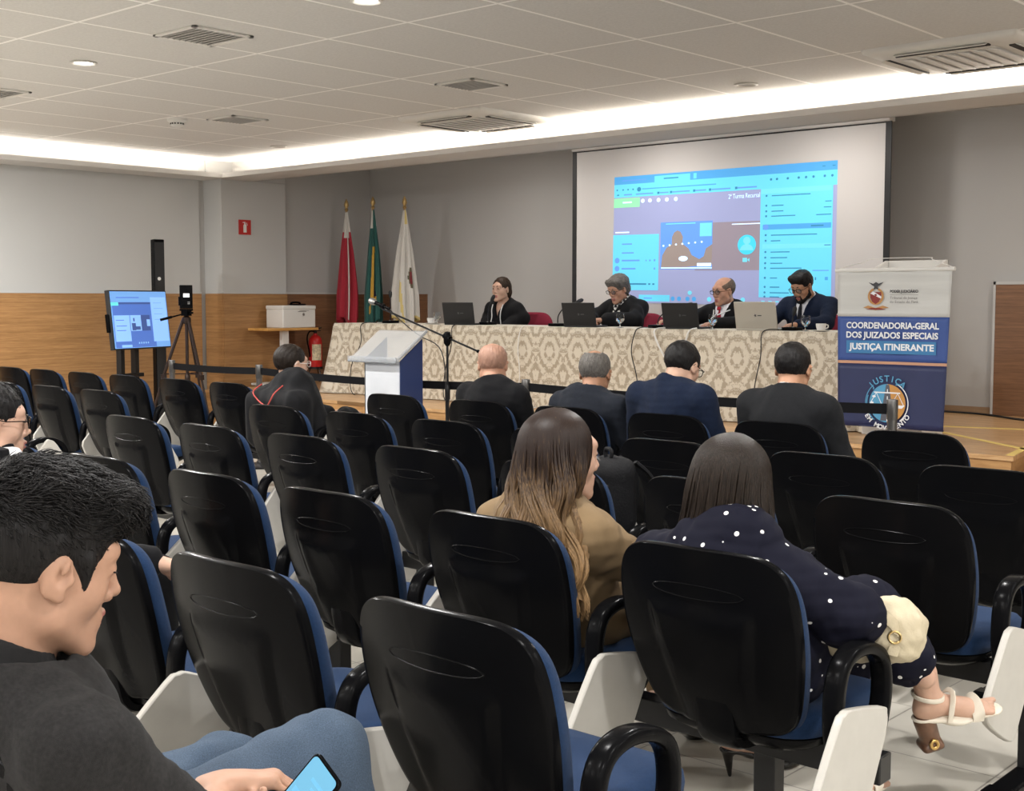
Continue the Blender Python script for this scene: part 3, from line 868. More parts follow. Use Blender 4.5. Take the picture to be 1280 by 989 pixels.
tp_ = thing('camera_tripod', 'dark camera tripod standing between the television and the stage', 'tripod', (-10.98, 7.40, 0), R(20))
M['tripod'] = mat('tripod', (.035, .022, .018, 1), .35, .5)
for k in range(3):
    a = R(100 + 120 * k); ca, sa = math.cos(a), math.sin(a)
    lg = MB(); lg.tube([(.035 * ca, .035 * sa, 1.20), (.24 * ca, .24 * sa, .62)], .016, 8); lg.tube([(.225 * ca, .225 * sa, .66), (.42 * ca, .42 * sa, .03)], .012, 8)
    lg.box((.238 * ca, .238 * sa, .63), (.04, .04, .05), rot=(0, 0, a))
    l_ = lg.build('leg', M['tripod'], tp_)
    MB().lathe([(.004, 0), (.018, .0), (.018, .035), (.01, .05)], 10, c=(.422 * ca, .422 * sa, 0)).build('rubber_foot', M['black_plastic'], l_)
    MB().tube([(0, 0, .66), (.225 * ca, .225 * sa, .66)], .006, 6).build('spreader', M['tripod'], tp_)
c_ = MB(); c_.tube([(0, 0, .60), (0, 0, 1.24)], .017, 10); c_.lathe([(.03, 1.16), (.045, 1.18), (.045, 1.22), (.02, 1.24)], 14); c_.lathe([(.012, .56), (.028, .58), (.028, .64), (.015, .66)], 12)
c_.build('centre_column', M['tripod'], tp_)
h_ = MB(); h_.box((0, 0, 1.265), (.07, .08, .05)); h_.box((0, 0, 1.30), (.09, .10, .02)); h_.tube([(-.03, 0, 1.26), (-.12, -.10, 1.225)], .008, 8); h_.tube([(-.11, -.09, 1.229), (-.19, -.17, 1.20)], .014, 8); h_.lathe([(.002, -.01), (.02, -.01), (.02, .01), (.002, .01)], 10, c=(.06, 0, 1.27))
h_.build('pan_head', M['black_plastic'], tp_)
cm = thing('video_camera', 'black camera with a small lit display on the tripod', 'camera', (-10.98, 7.40, 1.312), R(58))
MB().ext((-.062, -.05, 0), (.062, .09, .235)).ext((-.075, -.03, .03), (-.062, .05, .12)).ext((-.04, -.06, .03), (.05, -.05, .09)).build('camera_body', M['black_plastic'], cm, bevel=.012)
MB().lathe([(.03, 0), (.045, .01), (.045, .07), (.038, .085), (.005, .08)], 20, M4=Matrix.Translation((0, .09, .15)) @ Matrix.Rotation(-PI / 2, 4, 'X')).build('lens', M['black_metal'], cm)
MB().ext((-.028, -.054, .115), (.030, -.049, .150)).build('display', mat('display', (.9, .9, .88, 1), emit=1.4), cm)
b_ = MB()
for k in range(4): b_.ext((.012 + .012 * (k % 2), -.063, .045 + .016 * (k // 2)), (.020 + .012 * (k % 2), -.059, .054 + .016 * (k // 2)))
b_.build('buttons', M['grey_metal'], cm)

t = thing('side_table', 'small orange wood side table on a white post by the pillar', 'table', (-11.93, 9.30, .41))
M['orange_wood'] = wood_mat('orange_wood', '#c08a45', '#dba962', (6, 1, 8), .4)
MB().ext((-.20, -.30, .635), (.18, .44, .665)).build('tabletop', M['orange_wood'], t, bevel=.006)
MB().ext((.04, -.03, .03), (.10, .06, .635)).build('post', M['white_plastic'], t, bevel=.004)
MB().ext((-.18, -.28, 0), (.16, .28, .03)).build('base', M['white_plastic'], t, bevel=.006)
t = thing('storage_box', 'white lidded box standing on the orange side table', 'box', (-11.92, 9.46, 1.075))
bx = MB(); bx.ext((-.15, -.24, 0), (.165, .24, .215)); bx.build('body', M['white_plastic'], t, bevel=.012)
MB().ext((-.155, -.245, .212), (.17, .245, .26)).build('lid', M['white_plastic'], t, bevel=.012)
g = MB(); g.lathe([(.002, 0), (.017, 0), (.017, .002), (.002, .002)], 16, M4=Matrix.Translation((.165, .06, .155)) @ Matrix.Rotation(PI / 2, 4, 'Y')); g.ext((.165, -.02, .185), (.1665, .10, .193)); g.ext((.165, .0, .196), (.1665, .14, .201))
g.build('printed_mark', M['grey_metal'], t)
t = thing('desk_telephone', 'black handset lying on the white lidded box', 'telephone', (-11.90, 9.55, 1.335), R(15))
MB().box((0, 0, .009), (.13, .16, .018)).build('base', M['black_plastic'], t, bevel=.006)
hs_ = MB(); hs_.tube(catmull([(-.03, -.09, .024), (-.03, -.05, .034), (-.03, .05, .034), (-.03, .09, .024)], 4, False), .012, 8); hs_.build('handset', M['black_plastic'], t)
t = thing('fire_extinguisher', 'red fire extinguisher on a low stand left of the table', 'fire extinguisher', (-11.96, 9.86, .39))
MB().lathe([(.03, .20), (.074, .205), (.08, .22), (.08, .50), (.074, .545), (.05, .575), (.025, .59), (.022, .61)], 26).build('cylinder', M['red_plastic'], t)
v_ = MB(); v_.lathe([(.02, .605), (.022, .64), (.012, .65)], 12); v_.box((0, .03, .665), (.022, .12, .014), rot=(.2, 0, 0)); v_.box((0, .03, .64), (.02, .10, .01))
v_.build('valve_handle', M['black_metal'], t)
MB().tube(catmull([(0, -.02, .635), (0, -.09, .63), (0, -.125, .55), (0, -.10, .42), (0, -.086, .33)], 5, False), .009, 8).build('hose', M['black_plastic'], t)
lb = MB()
lb.grid(9, 2, lambda u, v: (.0812 * math.cos(-1.2 + 1.5 * u), .0812 * math.sin(-1.2 + 1.5 * u), .29 + .19 * v))
lb.build('paper_label', mat('label_paper', (.62, .55, .38, 1), .6, var=.35, vscale=40), t)
st = MB()
for k in range(3):
    a = 2 * PI * k / 3; st.tube([(.06 * math.cos(a), .06 * math.sin(a), .20), (.13 * math.cos(a), .13 * math.sin(a), .006)], .007, 6)
st.lathe([(.06, .185), (.088, .185), (.088, .21), (.082, .21), (.082, .19), (.06, .19)], 24)
st.build('stand', M['black_metal'], t)

# ================================================================== flags
def flag(x, y, top, label, colors, fn, nm, w0=.02, w1=.20, z0=.62, drop=.16, n_f=7, ph=0., squash=.55):
    t = thing('flag', label, 'flag', (x, y, ST), 0, 'flags on poles behind the table')
    MB().lathe([(.16, 0), (.16, .03), (.12, .05), (.05, .07), (.03, .12), (.02, .14)], 24).build('base', M['orange_wood'], t)
    H_ = top - ST
    MB().tube([(0, 0, .1), (0, 0, H_ - .14)], .013, 10).build('pole', mat('pole_wood_' + nm, (.36, .22, .10, 1), .4), t)
    MB().lathe([(.014, H_ - .15), (.026, H_ - .13), (.014, H_ - .115), (.03, H_ - .08), (.022, H_ - .04), (.002, H_)], 12).build('finial', mat('finial_' + nm, (.50, .34, .14, 1), .35, .6), t)
    NA, NZ = 88, 60; mb = MB(); vs = []; fs = []; mi = []
    for j in range(NZ):
        v = j / (NZ - 1)                                             # 0 top .. 1 hem
        for i in range(NA):
            a = 2 * PI * i / NA
            z = (H_ - .16) * (1 - v) + z0 * v
            r = w0 + (w1 - w0) * min(1, v * 1.35) ** .8
            fold = 1 + (.30 * math.sin(n_f * a + ph + 1.2 * v) + .14 * math.sin((n_f * 2 + 1) * a + 2 * v + ph)) * min(1, v * 3)
            hem = drop * (math.sin(a * 1.5 + ph * 2) * .5 + .5) * v ** 3
            vs.append((r * fold * math.cos(a) + .02 * v * math.sin(3 * v + ph), r * squash * fold * math.sin(a), z + hem))
    for j in range(NZ - 1):
        for i in range(NA):
            i2 = (i + 1) % NA
            fs.append((j * NA + i, (j + 1) * NA + i, (j + 1) * NA + i2, j * NA + i2))
            mi.append(fn(((i + .5) / NA) * 360, (j + .5) / (NZ - 1)))
    mb.v = vs; mb.f = fs; mb.m = mi
    o = mb.build('cloth', colors, t, angle=180)
    so = o.modifiers.new('thick', 'SOLIDIFY'); so.thickness = .003
    return t
fr = mat('flag_red', (.36, .012, .03, 1), .7, bump=.2, bscale=300, sheen=.2); fw = mat('flag_white', (.62, .60, .56, 1), .75, bump=.2, bscale=300, sheen=.2)
fg = mat('flag_green', (.008, .085, .075, 1), .65, sheen=.2); fy = mat('flag_yellow', (.62, .36, .05, 1), .65); fb = mat('flag_blue', (.01, .015, .06, 1), .65)
fgo = mat('flag_gold', (.62, .50, .20, 1), .7); fmar = mat('flag_maroon', (.16, .015, .02, 1), .7); fdk = mat('flag_crest', (.10, .09, .05, 1), .7)
# angle 270 faces the room; 318 faces the camera
def f1(a, v):
    if v < .22: return 1 if 255 < a < 345 or v < .17 else 0
    return 1 if 306 < a < 316 and v < .97 else 0
def f2(a, v):
    if v < .16 and 230 < a < 300: return 1
    if .30 < v < .80 and 290 - 22 * (v - .3) < a < 326 + 10 * math.sin(v * 9): return 3 if (a > 314 and .52 < v < .74) else 2
    if v > .80 and v < .86 and a < 285 and a > 262: return 2
    return 0
def f3(a, v):
    if v < .12 and a > 300 and a < 350: return 1
    if v > .97 or (.60 < v and 268 + 40 * (v - .6) < a < 280 + 40 * (v - .6)): return 1
    du = (a - 338) / 17; dv = (v - .56) / .085; q = du * du + dv * dv
    if q < 1: return 2 if q < .35 else 3
    return 0
flag(-11.88, 10.30, 2.62, 'red flag with a white top on the leftmost pole', [fr, fw], f1, 'red', w1=.130, ph=.6)
flag(-11.46, 10.35, 2.63, 'green and yellow flag on the middle pole', [fg, fw, fy, fb], f2, 'green', w1=.110, ph=2.2)
flag(-10.86, 10.30, 2.60, 'white flag with gold edge and a crest, right of the other two flags', [fw, fgo, fmar, fdk], f3, 'white', w1=.155, ph=4.0)

# ================================================================== judges' table
TX0, TX1, TY0, TY1, TZ = -10.50, -4.36, 8.92, 9.56, 1.150
t = thing('long_table', 'long panel table hidden under the damask tablecloth', 'table', ((TX0 + TX1) / 2, (TY0 + TY1) / 2, ST))
hw, hd = (TX1 - TX0) / 2 - .02, (TY1 - TY0) / 2 - .02
MB().ext((-hw, -hd, TZ - ST - .045), (hw, hd, TZ - ST - .012)).build('tabletop', M['base_wood'], t)
for sx in (-1, -.33, .33, 1):
    for sy in (-1, 1): MB().box((sx * (hw - .06), sy * (hd - .06), (TZ - ST - .045) / 2), (.05, .05, TZ - ST - .045)).build('leg', M['grey_metal'], t)
m, n, l, b = nt('damask')
tc = n.new('ShaderNodeTexCoord'); sp = n.new('ShaderNodeSeparateXYZ'); l.new(tc.outputs['UV'], sp.inputs[0])
def mth(op, a, b_=None, c=None):
    q = n.new('ShaderNodeMath'); q.operation = op
    for i, vv in enumerate((a, b_, c)):
        if vv is None: continue
        if isinstance(vv, (int, float)): q.inputs[i].default_value = vv
        else: l.new(vv, q.inputs[i])
    return q.outputs[0]
U, V_ = sp.outputs[0], sp.outputs[1]
PW, PH = .33, .43
def motif(du, dv, seed):
    pu = mth('PINGPONG', mth('ADD', U, du + 31.0), PW / 2)
    pv = mth('MODULO', mth('ADD', V_, dv + 40.0), PH)
    # distance from the medallion centre, softened into an ogee
    cv = mth('SUBTRACT', pv, PH / 2)
    el = mth('SQRT', mth('ADD', mth('POWER', mth('DIVIDE', pu, PW * .5), 2), mth('POWER', mth('DIVIDE', cv, PH * .52), 2)))
    cb = n.new('ShaderNodeCombineXYZ'); l.new(pu, cb.inputs[0]); l.new(pv, cb.inputs[1]); cb.inputs[2].default_value = seed
    t1 = n.new('ShaderNodeTexNoise'); t1.inputs['Scale'].default_value = 30; t1.inputs['Detail'].default_value = 3.0; t1.inputs['Distortion'].default_value = .9
    l.new(cb.outputs[0], t1.inputs['Vector'])
    ringw = mth('MULTIPLY', mth('SINE', mth('MULTIPLY', el, 15.0)), .11)
    return mth('ADD', mth('ADD', t1.outputs[0], ringw), mth('MULTIPLY', mth('SUBTRACT', .75, el), .22))
ma = motif(0, 0, 1.0); mb_ = motif(PW / 2, PH / 2, 4.0)
mm = mth('MAXIMUM', ma, mth('SUBTRACT', mb_, .10))
rp = n.new('ShaderNodeValToRGB'); rp.color_ramp.elements[0].position = .47; rp.color_ramp.elements[1].position = .56
rp.color_ramp.elements[0].color = (.40, .335, .245, 1); rp.color_ramp.elements[1].color = (.66, .60, .49, 1)
l.new(mm, rp.inputs[0]); l.new(rp.outputs[0], b.inputs['Base Color'])
rr_ = n.new('ShaderNodeMapRange'); rr_.inputs[1].default_value = .47; rr_.inputs[2].default_value = .56; rr_.inputs[3].default_value = .38; rr_.inputs[4].default_value = .6
l.new(mm, rr_.inputs[0]); l.new(rr_.outputs[0], b.inputs['Roughness'])
b.inputs['Sheen Weight'].default_value = .15
M['damask'] = m
def tablecloth():
    per = [(TX0 + .03, TY1)]
    per = []                                        # walk: back-left -> front-left corner -> front-right -> back-right
    def lin(p, q, k): return [(p[0] + (q[0] - p[0]) * i / k, p[1] + (q[1] - p[1]) * i / k) for i in range(k)]
    per += lin((TX0, TY1), (TX0, TY0), 24) + lin((TX0, TY0), (TX1, TY0), 260) + lin((TX1, TY0), (TX1, TY1), 24) + lin((TX1, TY1), (TX0, TY1), 120)
    N = len(per); NV = 26; vs = []; uv = []; fs = []
    acc = [0]
    for i in range(1, N): acc.append(acc[-1] + math.dist(per[i - 1], per[i]))
    cx, cy = (TX0 + TX1) / 2, (TY0 + TY1) / 2
    for j in range(NV):
        v = j / (NV - 1)
        for i, (x, y) in enumerate(per):
            s = acc[i]
            nx, ny = (0, -1)
            if i < 24: nx, ny = -1, 0
            elif i < 284: nx, ny = 0, -1
            elif i < 308: nx, ny = 1, 0
            else: nx, ny = 0, 1
            if i in (24,): nx, ny = -.7, -.7
            if i in (284,): nx, ny = .7, -.7
            d = v * (TZ - ST - .004)
            rnd = .012 * math.sin(min(1, v * 16) * PI / 2)
            wv = .012 * math.sin(s * 5.1 + .7 * math.sin(s * 1.9)) + .006 * math.sin(s * 13 + 1) + .010 * math.sin(s * 2.3 + 3 * v)
            cl = math.exp(-(((x - TX0) ** 2 + (y - TY0) ** 2)) / .035); cr = math.exp(-(((x - TX1) ** 2 + (y - TY0) ** 2)) / .05)
            o = rnd + v ** 1.3 * (.018 + wv + .15 * cl + .10 * cr * (1 + .6 * math.sin(s * 40))) + (.035 * math.sin(s * 34) * cl * v if cl > .1 else 0)
            vs.append((x + nx * o, y + ny * o, TZ + .003 - d + (.0 if v else .0)))
            uv.append((s, -d))
    for j in range(NV - 1):
        for i in range(N):
            i2 = (i + 1) % N
            fs.append((j * N + i, (j + 1) * N + i, (j + 1) * N + i2, j * N + i2))
    base = len(vs); nx_ = 60
    for j in range(8):
        for i in range(nx_):
            x = TX0 + (TX1 - TX0) * i / (nx_ - 1); y = TY0 + (TY1 - TY0) * j / 7
            vs.append((x, y, TZ + .003)); uv.append((x - TX0 + .64, y - TY0))
    for j in range(7):
        for i in range(nx_ - 1):
            a = base + j * nx_ + i; fs.append((a, a + 1, a + nx_ + 1, a + nx_))
    mb = MB(); mb.v = vs; mb.f = fs; mb.m = [0] * len(fs)
    o = mb.build('tablecloth', M['damask'], angle=70)
    lay = o.data.uv_layers.new(name='cloth')
    buf = np.zeros(len(o.data.loops), np.int32); o.data.loops.foreach_get('vertex_index', buf)
    U2 = np.array(uv, np.float32)[buf]
    # the last strip of the walk closes on the first point
    lay.data.foreach_set('uv', U2.ravel())
    return o
tag(tablecloth(), 'cream and beige damask tablecloth hanging down the long panel table', 'tablecloth')
def cable(pts, r, m, label, name='cable', grp=None):
    o = MB().tube(catmull(pts, 6, False), r, 6).build(name, m)
    return tag(o, label, 'cable', grp)
fy_ = TY0 - .045
for x, dx, mm_, lab in ((-8.72, -.05, 'black_matte', 'black cable hanging down the tablecloth below the dark haired judge'), (-6.52, .06, 'black_matte', 'black cable hanging down the tablecloth left of the blue suited head'),
                       (-5.28, -.03, 'black_matte', 'black cable hanging down the tablecloth below the silver laptop'), (-10.05, -.1, 'black_matte', 'thin dark cable at the left end of the tablecloth'),
                       (-7.83, .03, 'white_plastic', 'pale cable hanging down the tablecloth right of the bald head')):
    cable([(x + .05, TY0 + .15, TZ + .012), (x + .02, TY0 + .02, TZ + .012), (x, TY0 - .03, TZ - .03), (x - dx * .3, fy_ - .01, TZ - .2), (x + dx, fy_ - .03, TZ - .45), (x + dx * .6, fy_ - .05, ST + .015), (x + .25, fy_ - .04, ST + .01)], .0045, M[mm_], lab, grp=None)
cable([(-6.30, TY0 + .1, TZ + .012), (-6.32, TY0 - .03, TZ - .02), (-6.2, fy_ - .01, TZ - .22), (-6.05, fy_ - .02, TZ - .36), (-6.0, fy_ - .02, TZ - .2), (-5.98, TY0 - .02, TZ - .02), (-5.98, TY0 + .1, TZ + .012)], .008, M['white_plastic'], 'pale looped cable on the tablecloth behind the blue suited head')

# laptops
M['laptop_dark'] = mat('laptop_dark', (.012, .012, .013, 1), .4)
M['laptop_silver'] = mat('laptop_silver', (.50, .47, .41, 1), .35, .4)
M['logo_grey'] = mat('logo_grey', (.09, .09, .095, 1), .4, .5)
GL = 'laptops open on the panel table'
def laptop(x, y, rz, label, m, w=.335, h=.215):
    t = thing('laptop', label, 'laptop', (x, y, TZ + .004), R(rz), GL)
    MB().ext((-w / 2, 0, 0), (w / 2, .225, .016)).build('keyboard_base', m, t, bevel=.004)
    lid = MB().ext((-w / 2, -.006, 0), (w / 2, .006, h)).build('lid', m, t, bevel=.004, loc=(0, .004, .012), rot=(R(14), 0, 0))
    MB().ext((-w / 2 + .01, .0061, .012), (w / 2 - .01, .0068, h - .01)).build('screen', M['ui_light'], lid)
    g = MB(); g.prism([(.012 * math.cos(a * PI / 5 * 1.0) * (1 if a % 2 else .55), h * .5 + .014 * math.sin(a * PI / 5) * (1 if a % 2 else .55)) for a in range(10)], 'y', -.0072, -.006)
    g.ext((.02, -.0072, h * .5 - .004), (.055, -.006, h * .5 + .004))
    g.build('lid_mark', M['logo_grey'], lid)
laptop(-8.78, 9.06, 18, 'black laptop in front of the judge with tied back hair', M['laptop_dark'])
laptop(-7.26, 9.06, 10, 'black laptop in front of the grey haired judge', M['laptop_dark'])
laptop(-6.16, 9.06, 8, 'black laptop in front of the bald judge with the red tie', M['laptop_dark'])
laptop(-5.42, 9.05, 4, 'silver laptop in front of the bearded man', M['laptop_silver'], .37, .225)
# goblets, cups
def goblet(x, y, label):
    t = thing('water_glass', label, 'glass', (x, y, TZ + .004), 0, 'water glasses on the panel table')
    MB().lathe([(.032, 0), (.032, .003), (.006, .008), (.005, .035), (.02, .045), (.036, .065), (.038, .09), (.033, .125), (.031, .125), (.036, .09), (.033, .066), (.018, .05), (.001, .047)], 22).build('goblet', M['glass'], t, fix=True)
    MB().lathe([(.001, .050), (.017, .052), (.031, .067), (.034, .085), (.001, .085)], 22).build('water', M['glass'], t, fix=True)
goblet(-9.15, 9.12, 'stemmed water glass at the left, by the judge with tied back hair')
goblet(-6.80, 9.05, 'stemmed water glass by the hands of the grey haired judge')
goblet(-5.84, 9.05, 'stemmed water glass in front of the red tie')
goblet(-4.97, 9.03, 'stemmed water glass in front of the bearded man')
def cup(x, y, label):
    t = thing('coffee_cup', label, 'cup', (x, y, TZ + .004), R(60), 'white coffee cups on the panel table')
    MB().lathe([(.03, 0), (.062, .006), (.07, .012), (.066, .012), (.03, .006)], 24).build('saucer', M['white_plastic'], t)
    MB().lathe([(.022, .008), (.03, .012), (.038, .04), (.04, .062), (.037, .062), (.034, .04), (.02, .016)], 24).build('bowl', M['white_plastic'], t)
    MB().tube(catmull([(.037, 0, .052), (.06, 0, .05), (.06, 0, .03), (.034, 0, .022)], 4, False), .005, 6).build('handle', M['white_plastic'], t)
cup(-9.26, 9.14, 'small white cup beside the leftmost water glass')
cup(-4.83, 9.02, 'small white cup and saucer at the right end of the table')
# gooseneck microphones
def goose(x, y, hx, hz, label, mid=None):
    t = thing('table_microphone', label, 'microphone', (x, y, TZ + .004), 0, 'gooseneck microphones on the panel table')
    MB().prism(rrect(.13, .16, .03, 4), 'z', 0, .028).build('base', M['black_plastic'], t, bevel=.006)
    p = catmull([(0, 0, .02), (hx * .05, 0, hz * .45), (hx * .4, 0, hz * .8), (hx, 0, hz)], 6, False)
    MB().tube(p, .0055, 8).build('gooseneck', M['black_metal'], t)
    d = Vector(p[-1]) - Vector(p[-2]); d.normalize(); q = Vector(p[-1])
    MB().tube([q - d * .01, q + d * .02, q + d * .05, q + d * .065], [.012, .019, .018, .008], 12).build('foam_head', M['black_matte'], t)
    MB().lathe([(.002, .028), (.01, .028), (.01, .032), (.002, .032)], 10, c=(.03, -.04, 0)).build('talk_button', M['grey_metal'], t)
goose(-8.62, 9.30, .05, .24, 'gooseneck microphone beside the judge with tied back hair')
goose(-7.64, 9.20, .24, .23, 'gooseneck microphone left of the grey haired judge')
goose(-6.50, 9.20, .30, .20, 'gooseneck microphone left of the bald judge')
goose(-5.16, 9.16, .01, .13, 'low gooseneck microphone in front of the bearded man')
goose(-9.98, 9.25, .0, .28, 'gooseneck microphone standing alone at the left end of the table')

# chairs of the panel
def office_chair(x, y, label, first=[None]):
    if first[0]:
        return dup(first[0], (x, y, ST), PI, label)
    t = thing('office_chair', label, 'chair', (x, y, ST), PI, 'burgundy chairs behind the panel table')
    first[0] = t
    MB().loft([[(px * q, py * q, z) for px, py in rrect(.52, .50, .10, 6)] for q, z in ((.92, .41), (1, .43), (1, .48), (.9, .50), (.05, .505))]).build('seat', M['red_fabric'], t)
    mb = MB(); rings = []
    pr = catmull([(0, .86), (.16, .85), (.25, .78), (.27, .66), (.24, .52), (.16, .48), (0, .47), (-.16, .48), (-.24, .52), (-.27, .66), (-.25, .78), (-.16, .85)], 4)
    for q, y_ in ((.05, -.33), (.8, -.325), (1, -.30), (1, -.27), (.9, -.25), (.05, -.24)):
        rings.append([(px * q, y_ + .25 * (px * q) ** 2, .66 + (z - .66) * q) for px, z in pr])
    mb.loft([r[::-1] for r in rings]).build('backrest', M['red_fabric'], t, fix=True)
    MB().tube([(0, -.28, .50), (0, -.22, .40), (0, 0, .39)], .02, 8).tube([(0, 0, .08), (0, 0, .42)], .028, 12).build('column', M['black_metal'], t)
    for k in range(5):
        a = 2 * PI * k / 5
        lg = MB().tube([(0, 0, .10), (.28 * math.cos(a), .28 * math.sin(a), .065)], .018, 8).build('leg', M['black_plastic'], t)
        MB().lathe([(.004, -.012), (.026, -.01), (.026, .01), (.004, .012)], 12, M4=Matrix.Translation((.28 * math.cos(a), .28 * math.sin(a), .028)) @ Matrix.Rotation(a, 4, 'Z') @ Matrix.Rotation(PI / 2, 4, 'X')).build('caster', M['black_plastic'], lg)
office_chair(-8.80, 9.92, 'burgundy chair hidden behind the judge with tied back hair')
office_chair(-7.40, 9.95, 'burgundy chair whose back shows on both sides of the grey haired judge')
office_chair(-6.17, 9.92, 'burgundy chair hidden behind the bald judge')
office_chair(-5.37, 9.92, 'burgundy chair hidden behind the bearded man')

# ================================================================== projection screen with the projected page
SY = 10.42
t = thing('projection_screen', 'large white projection screen with black edges showing a blue browser page', 'projection screen', (-6.70, SY, 0))
sx0, sx1 = -1.70, 1.70
sz0, sz1 = 1.02, 2.915
MB().ext((sx0, 0, sz0), (sx1, .006, sz1)).build('fabric', mat('screen_fabric', (.60, .58, .57, 1), .8), t)
bd = MB(); bd.ext((sx0 - .055, -.003, sz0 - .05), (sx0, .006, sz1)); bd.ext((sx1, -.003, sz0 - .05), (sx1 + .055, .006, sz1)); bd.ext((sx0, -.003, sz0 - .05), (sx1, .006, sz0)); bd.ext((sx0 - .055, -.003, sz1), (sx1 + .055, .006, sz1 + .012))
bd.build('border', M['black_matte'], t)
MB().ext((sx0 - .05, -.03, sz1 + .012), (sx1 + .05, .08, 3.05)).build('roller_case', M['soffit_paint'], t, bevel=.01)
def pm(nm, c, e=.62): return mat('page_' + nm, c, .8, emit=e)
PM = [pm('lilac', (.26, .285, .47, 1), .52), pm('cyan', (.11, .50, .68, 1), .62), pm('bar', (.06, .28, .58, 1), .58), pm('green', (.22, .62, .34, 1), .6), pm('blue', (.10, .25, .66, 1), .6), pm('taupe', (.25, .215, .26, 1), .45),
      pm('pale', (.14, .54, .68, 1), .60), pm('ink', (.03, .20, .38, 1), .45), pm('white', (.55, .75, .98, 1), .8), pm('figure', (.26, .215, .20, 1), .45), pm('teal', (.05, .50, .70, 1), .6)]
pg = MB()
PC = dict(TL=(-7.91, 2.635), TR=(-5.445, 2.630), BL=(-7.93, 1.375), BR=(-5.45, 1.335))
lay_i = [0]
def uvp(u, v):
    a = np.array(PC['TL']) * (1 - u) * (1 - v) + np.array(PC['TR']) * u * (1 - v) + np.array(PC['BL']) * (1 - u) * v + np.array(PC['BR']) * u * v
    return a[0] + 6.70, a[1]
def prect(u0, v0, u1, v1, mi):
    lay_i[0] += 1; y = -.0006 - .00004 * lay_i[0]
    ps = [uvp(u0, v1), uvp(u1, v1), uvp(u1, v0), uvp(u0, v0)]
    pg.add([(p[0], y, p[1]) for p in ps], [(0, 1, 2, 3)], mi)
def ppoly(pts, mi):
    lay_i[0] += 1; y = -.0006 - .00004 * lay_i[0]
    ps = [uvp(*p) for p in pts]; f = tuple(range(len(ps)))
    pg.add([(p[0], y, p[1]) for p in ps], [f], mi)
def pell(u, v, ru, rv, mi, n_=20, a0=0, a1=360):
    ppoly([(u + ru * math.cos(R(a0 + (a1 - a0) * k / n_)), v - rv * math.sin(R(a0 + (a1 - a0) * k / n_))) for k in range(n_ if a1 - a0 == 360 else n_ + 1)][::1], mi)
prect(0, 0, 1, 1, 0)
prect(0, 0, 1, .062, 2); prect(0, .062, .69, .165, 1); prect(.69, .062, 1, .165, 1)
prect(.0, .012, .20, .062, 2); prect(.20, .014, .37, .062, 1); prect(.385, .014, .40, .055, 1)
prect(.245, .033, .315, .042, 7); prect(.04, .03, .16, .037, 4)
for u in (.015, .045, .07, .095): pell(u, .105, .004, .007, 7, 8)
pell(.125, .108, .010, .018, 7, 14)
prect(.14, .103, .49, .111, 2)
for u, w_ in ((.015, .01), (.05, .04), (.11, .085), (.225, .045), (.285, .085), (.395, .05), (.47, .085), (.585, .085)): prect(u, .140, u + w_, .150, 4 if u > .04 else 7)
for u in (.215, .276, .385, .458, .575): prect(u, .136, u + .010, .154, 7)
for u in (.73, .755, .80, .845, .875, .905, .95, .98): pell(u, .10, .005, .009, 7, 10)
for u in (.94, .98): prect(u, .03, u + .012, .036, 7)
# meeting area
prect(.40, .39, .69, .745, 5)
prect(.235, .375, .478, .735, 4)
prect(.0, .172, .13, .245, 3); prect(.045, .20, .09, .212, 8)
for u in (.145, .18, .222, .262, .305): pell(u, .20, .009, .016, 8, 10); 
ppoly([(.24, .72), (.245, .63), (.265, .57), (.29, .545), (.29, .49), (.30, .455), (.315, .44), (.33, .45), (.342, .49), (.34, .54), (.37, .58), (.385, .63), (.42, .66), (.44, .64), (.45, .58), (.478, .55), (.478, .70), (.36, .72)], 9)
pell(.345, .655, .022, .02, 8, 10); prect(.41, .69, .475, .715, 8); prect(.24, .722, .478, .730, 8); prect(.42, .39, .475, .49, 6)
for k in range(7): pell(.25 + .03 * k, .555 - .004 * k, .005, .008, 8, 6)
prect(.26, .385, .40, .392, 6)
prect(.0, .462, .228, .90, 1); prect(.0, .43, .09, .45, 0); prect(.01, .437, .08, .447, 8)
for v, w_ in ((.53, .05), (.60, .06)): prect(.045, v, .045 + w_, v + .010, 4)
for v, w_ in ((.665, .09), (.73, .07)): pell(.022, v, .012, .022, 4, 14); prect(.045, v - .006, .045 + w_, v + .006, 4); prect(.205, v - .008, .212, v + .008, 4)
prect(.165, .660, .17, .672, 4); prect(.182, .660, .19, .672, 4); prect(.08, .845, .17, .857, 7); prect(.18, .845, .19, .857, 7); prect(.2, .845, .21, .857, 7)
pell(.632, .56, .040, .072, 10, 26); pell(.632, .53, .016, .028, 6, 18); pell(.632, .60, .029, .045, 6, 16, 0, 180)
prect(.615, .655, .635, .685, 6); ppoly([(.636, .67), (.645, .655), (.645, .685)], 6)
prect(.565, .405, .69, .412, 8)
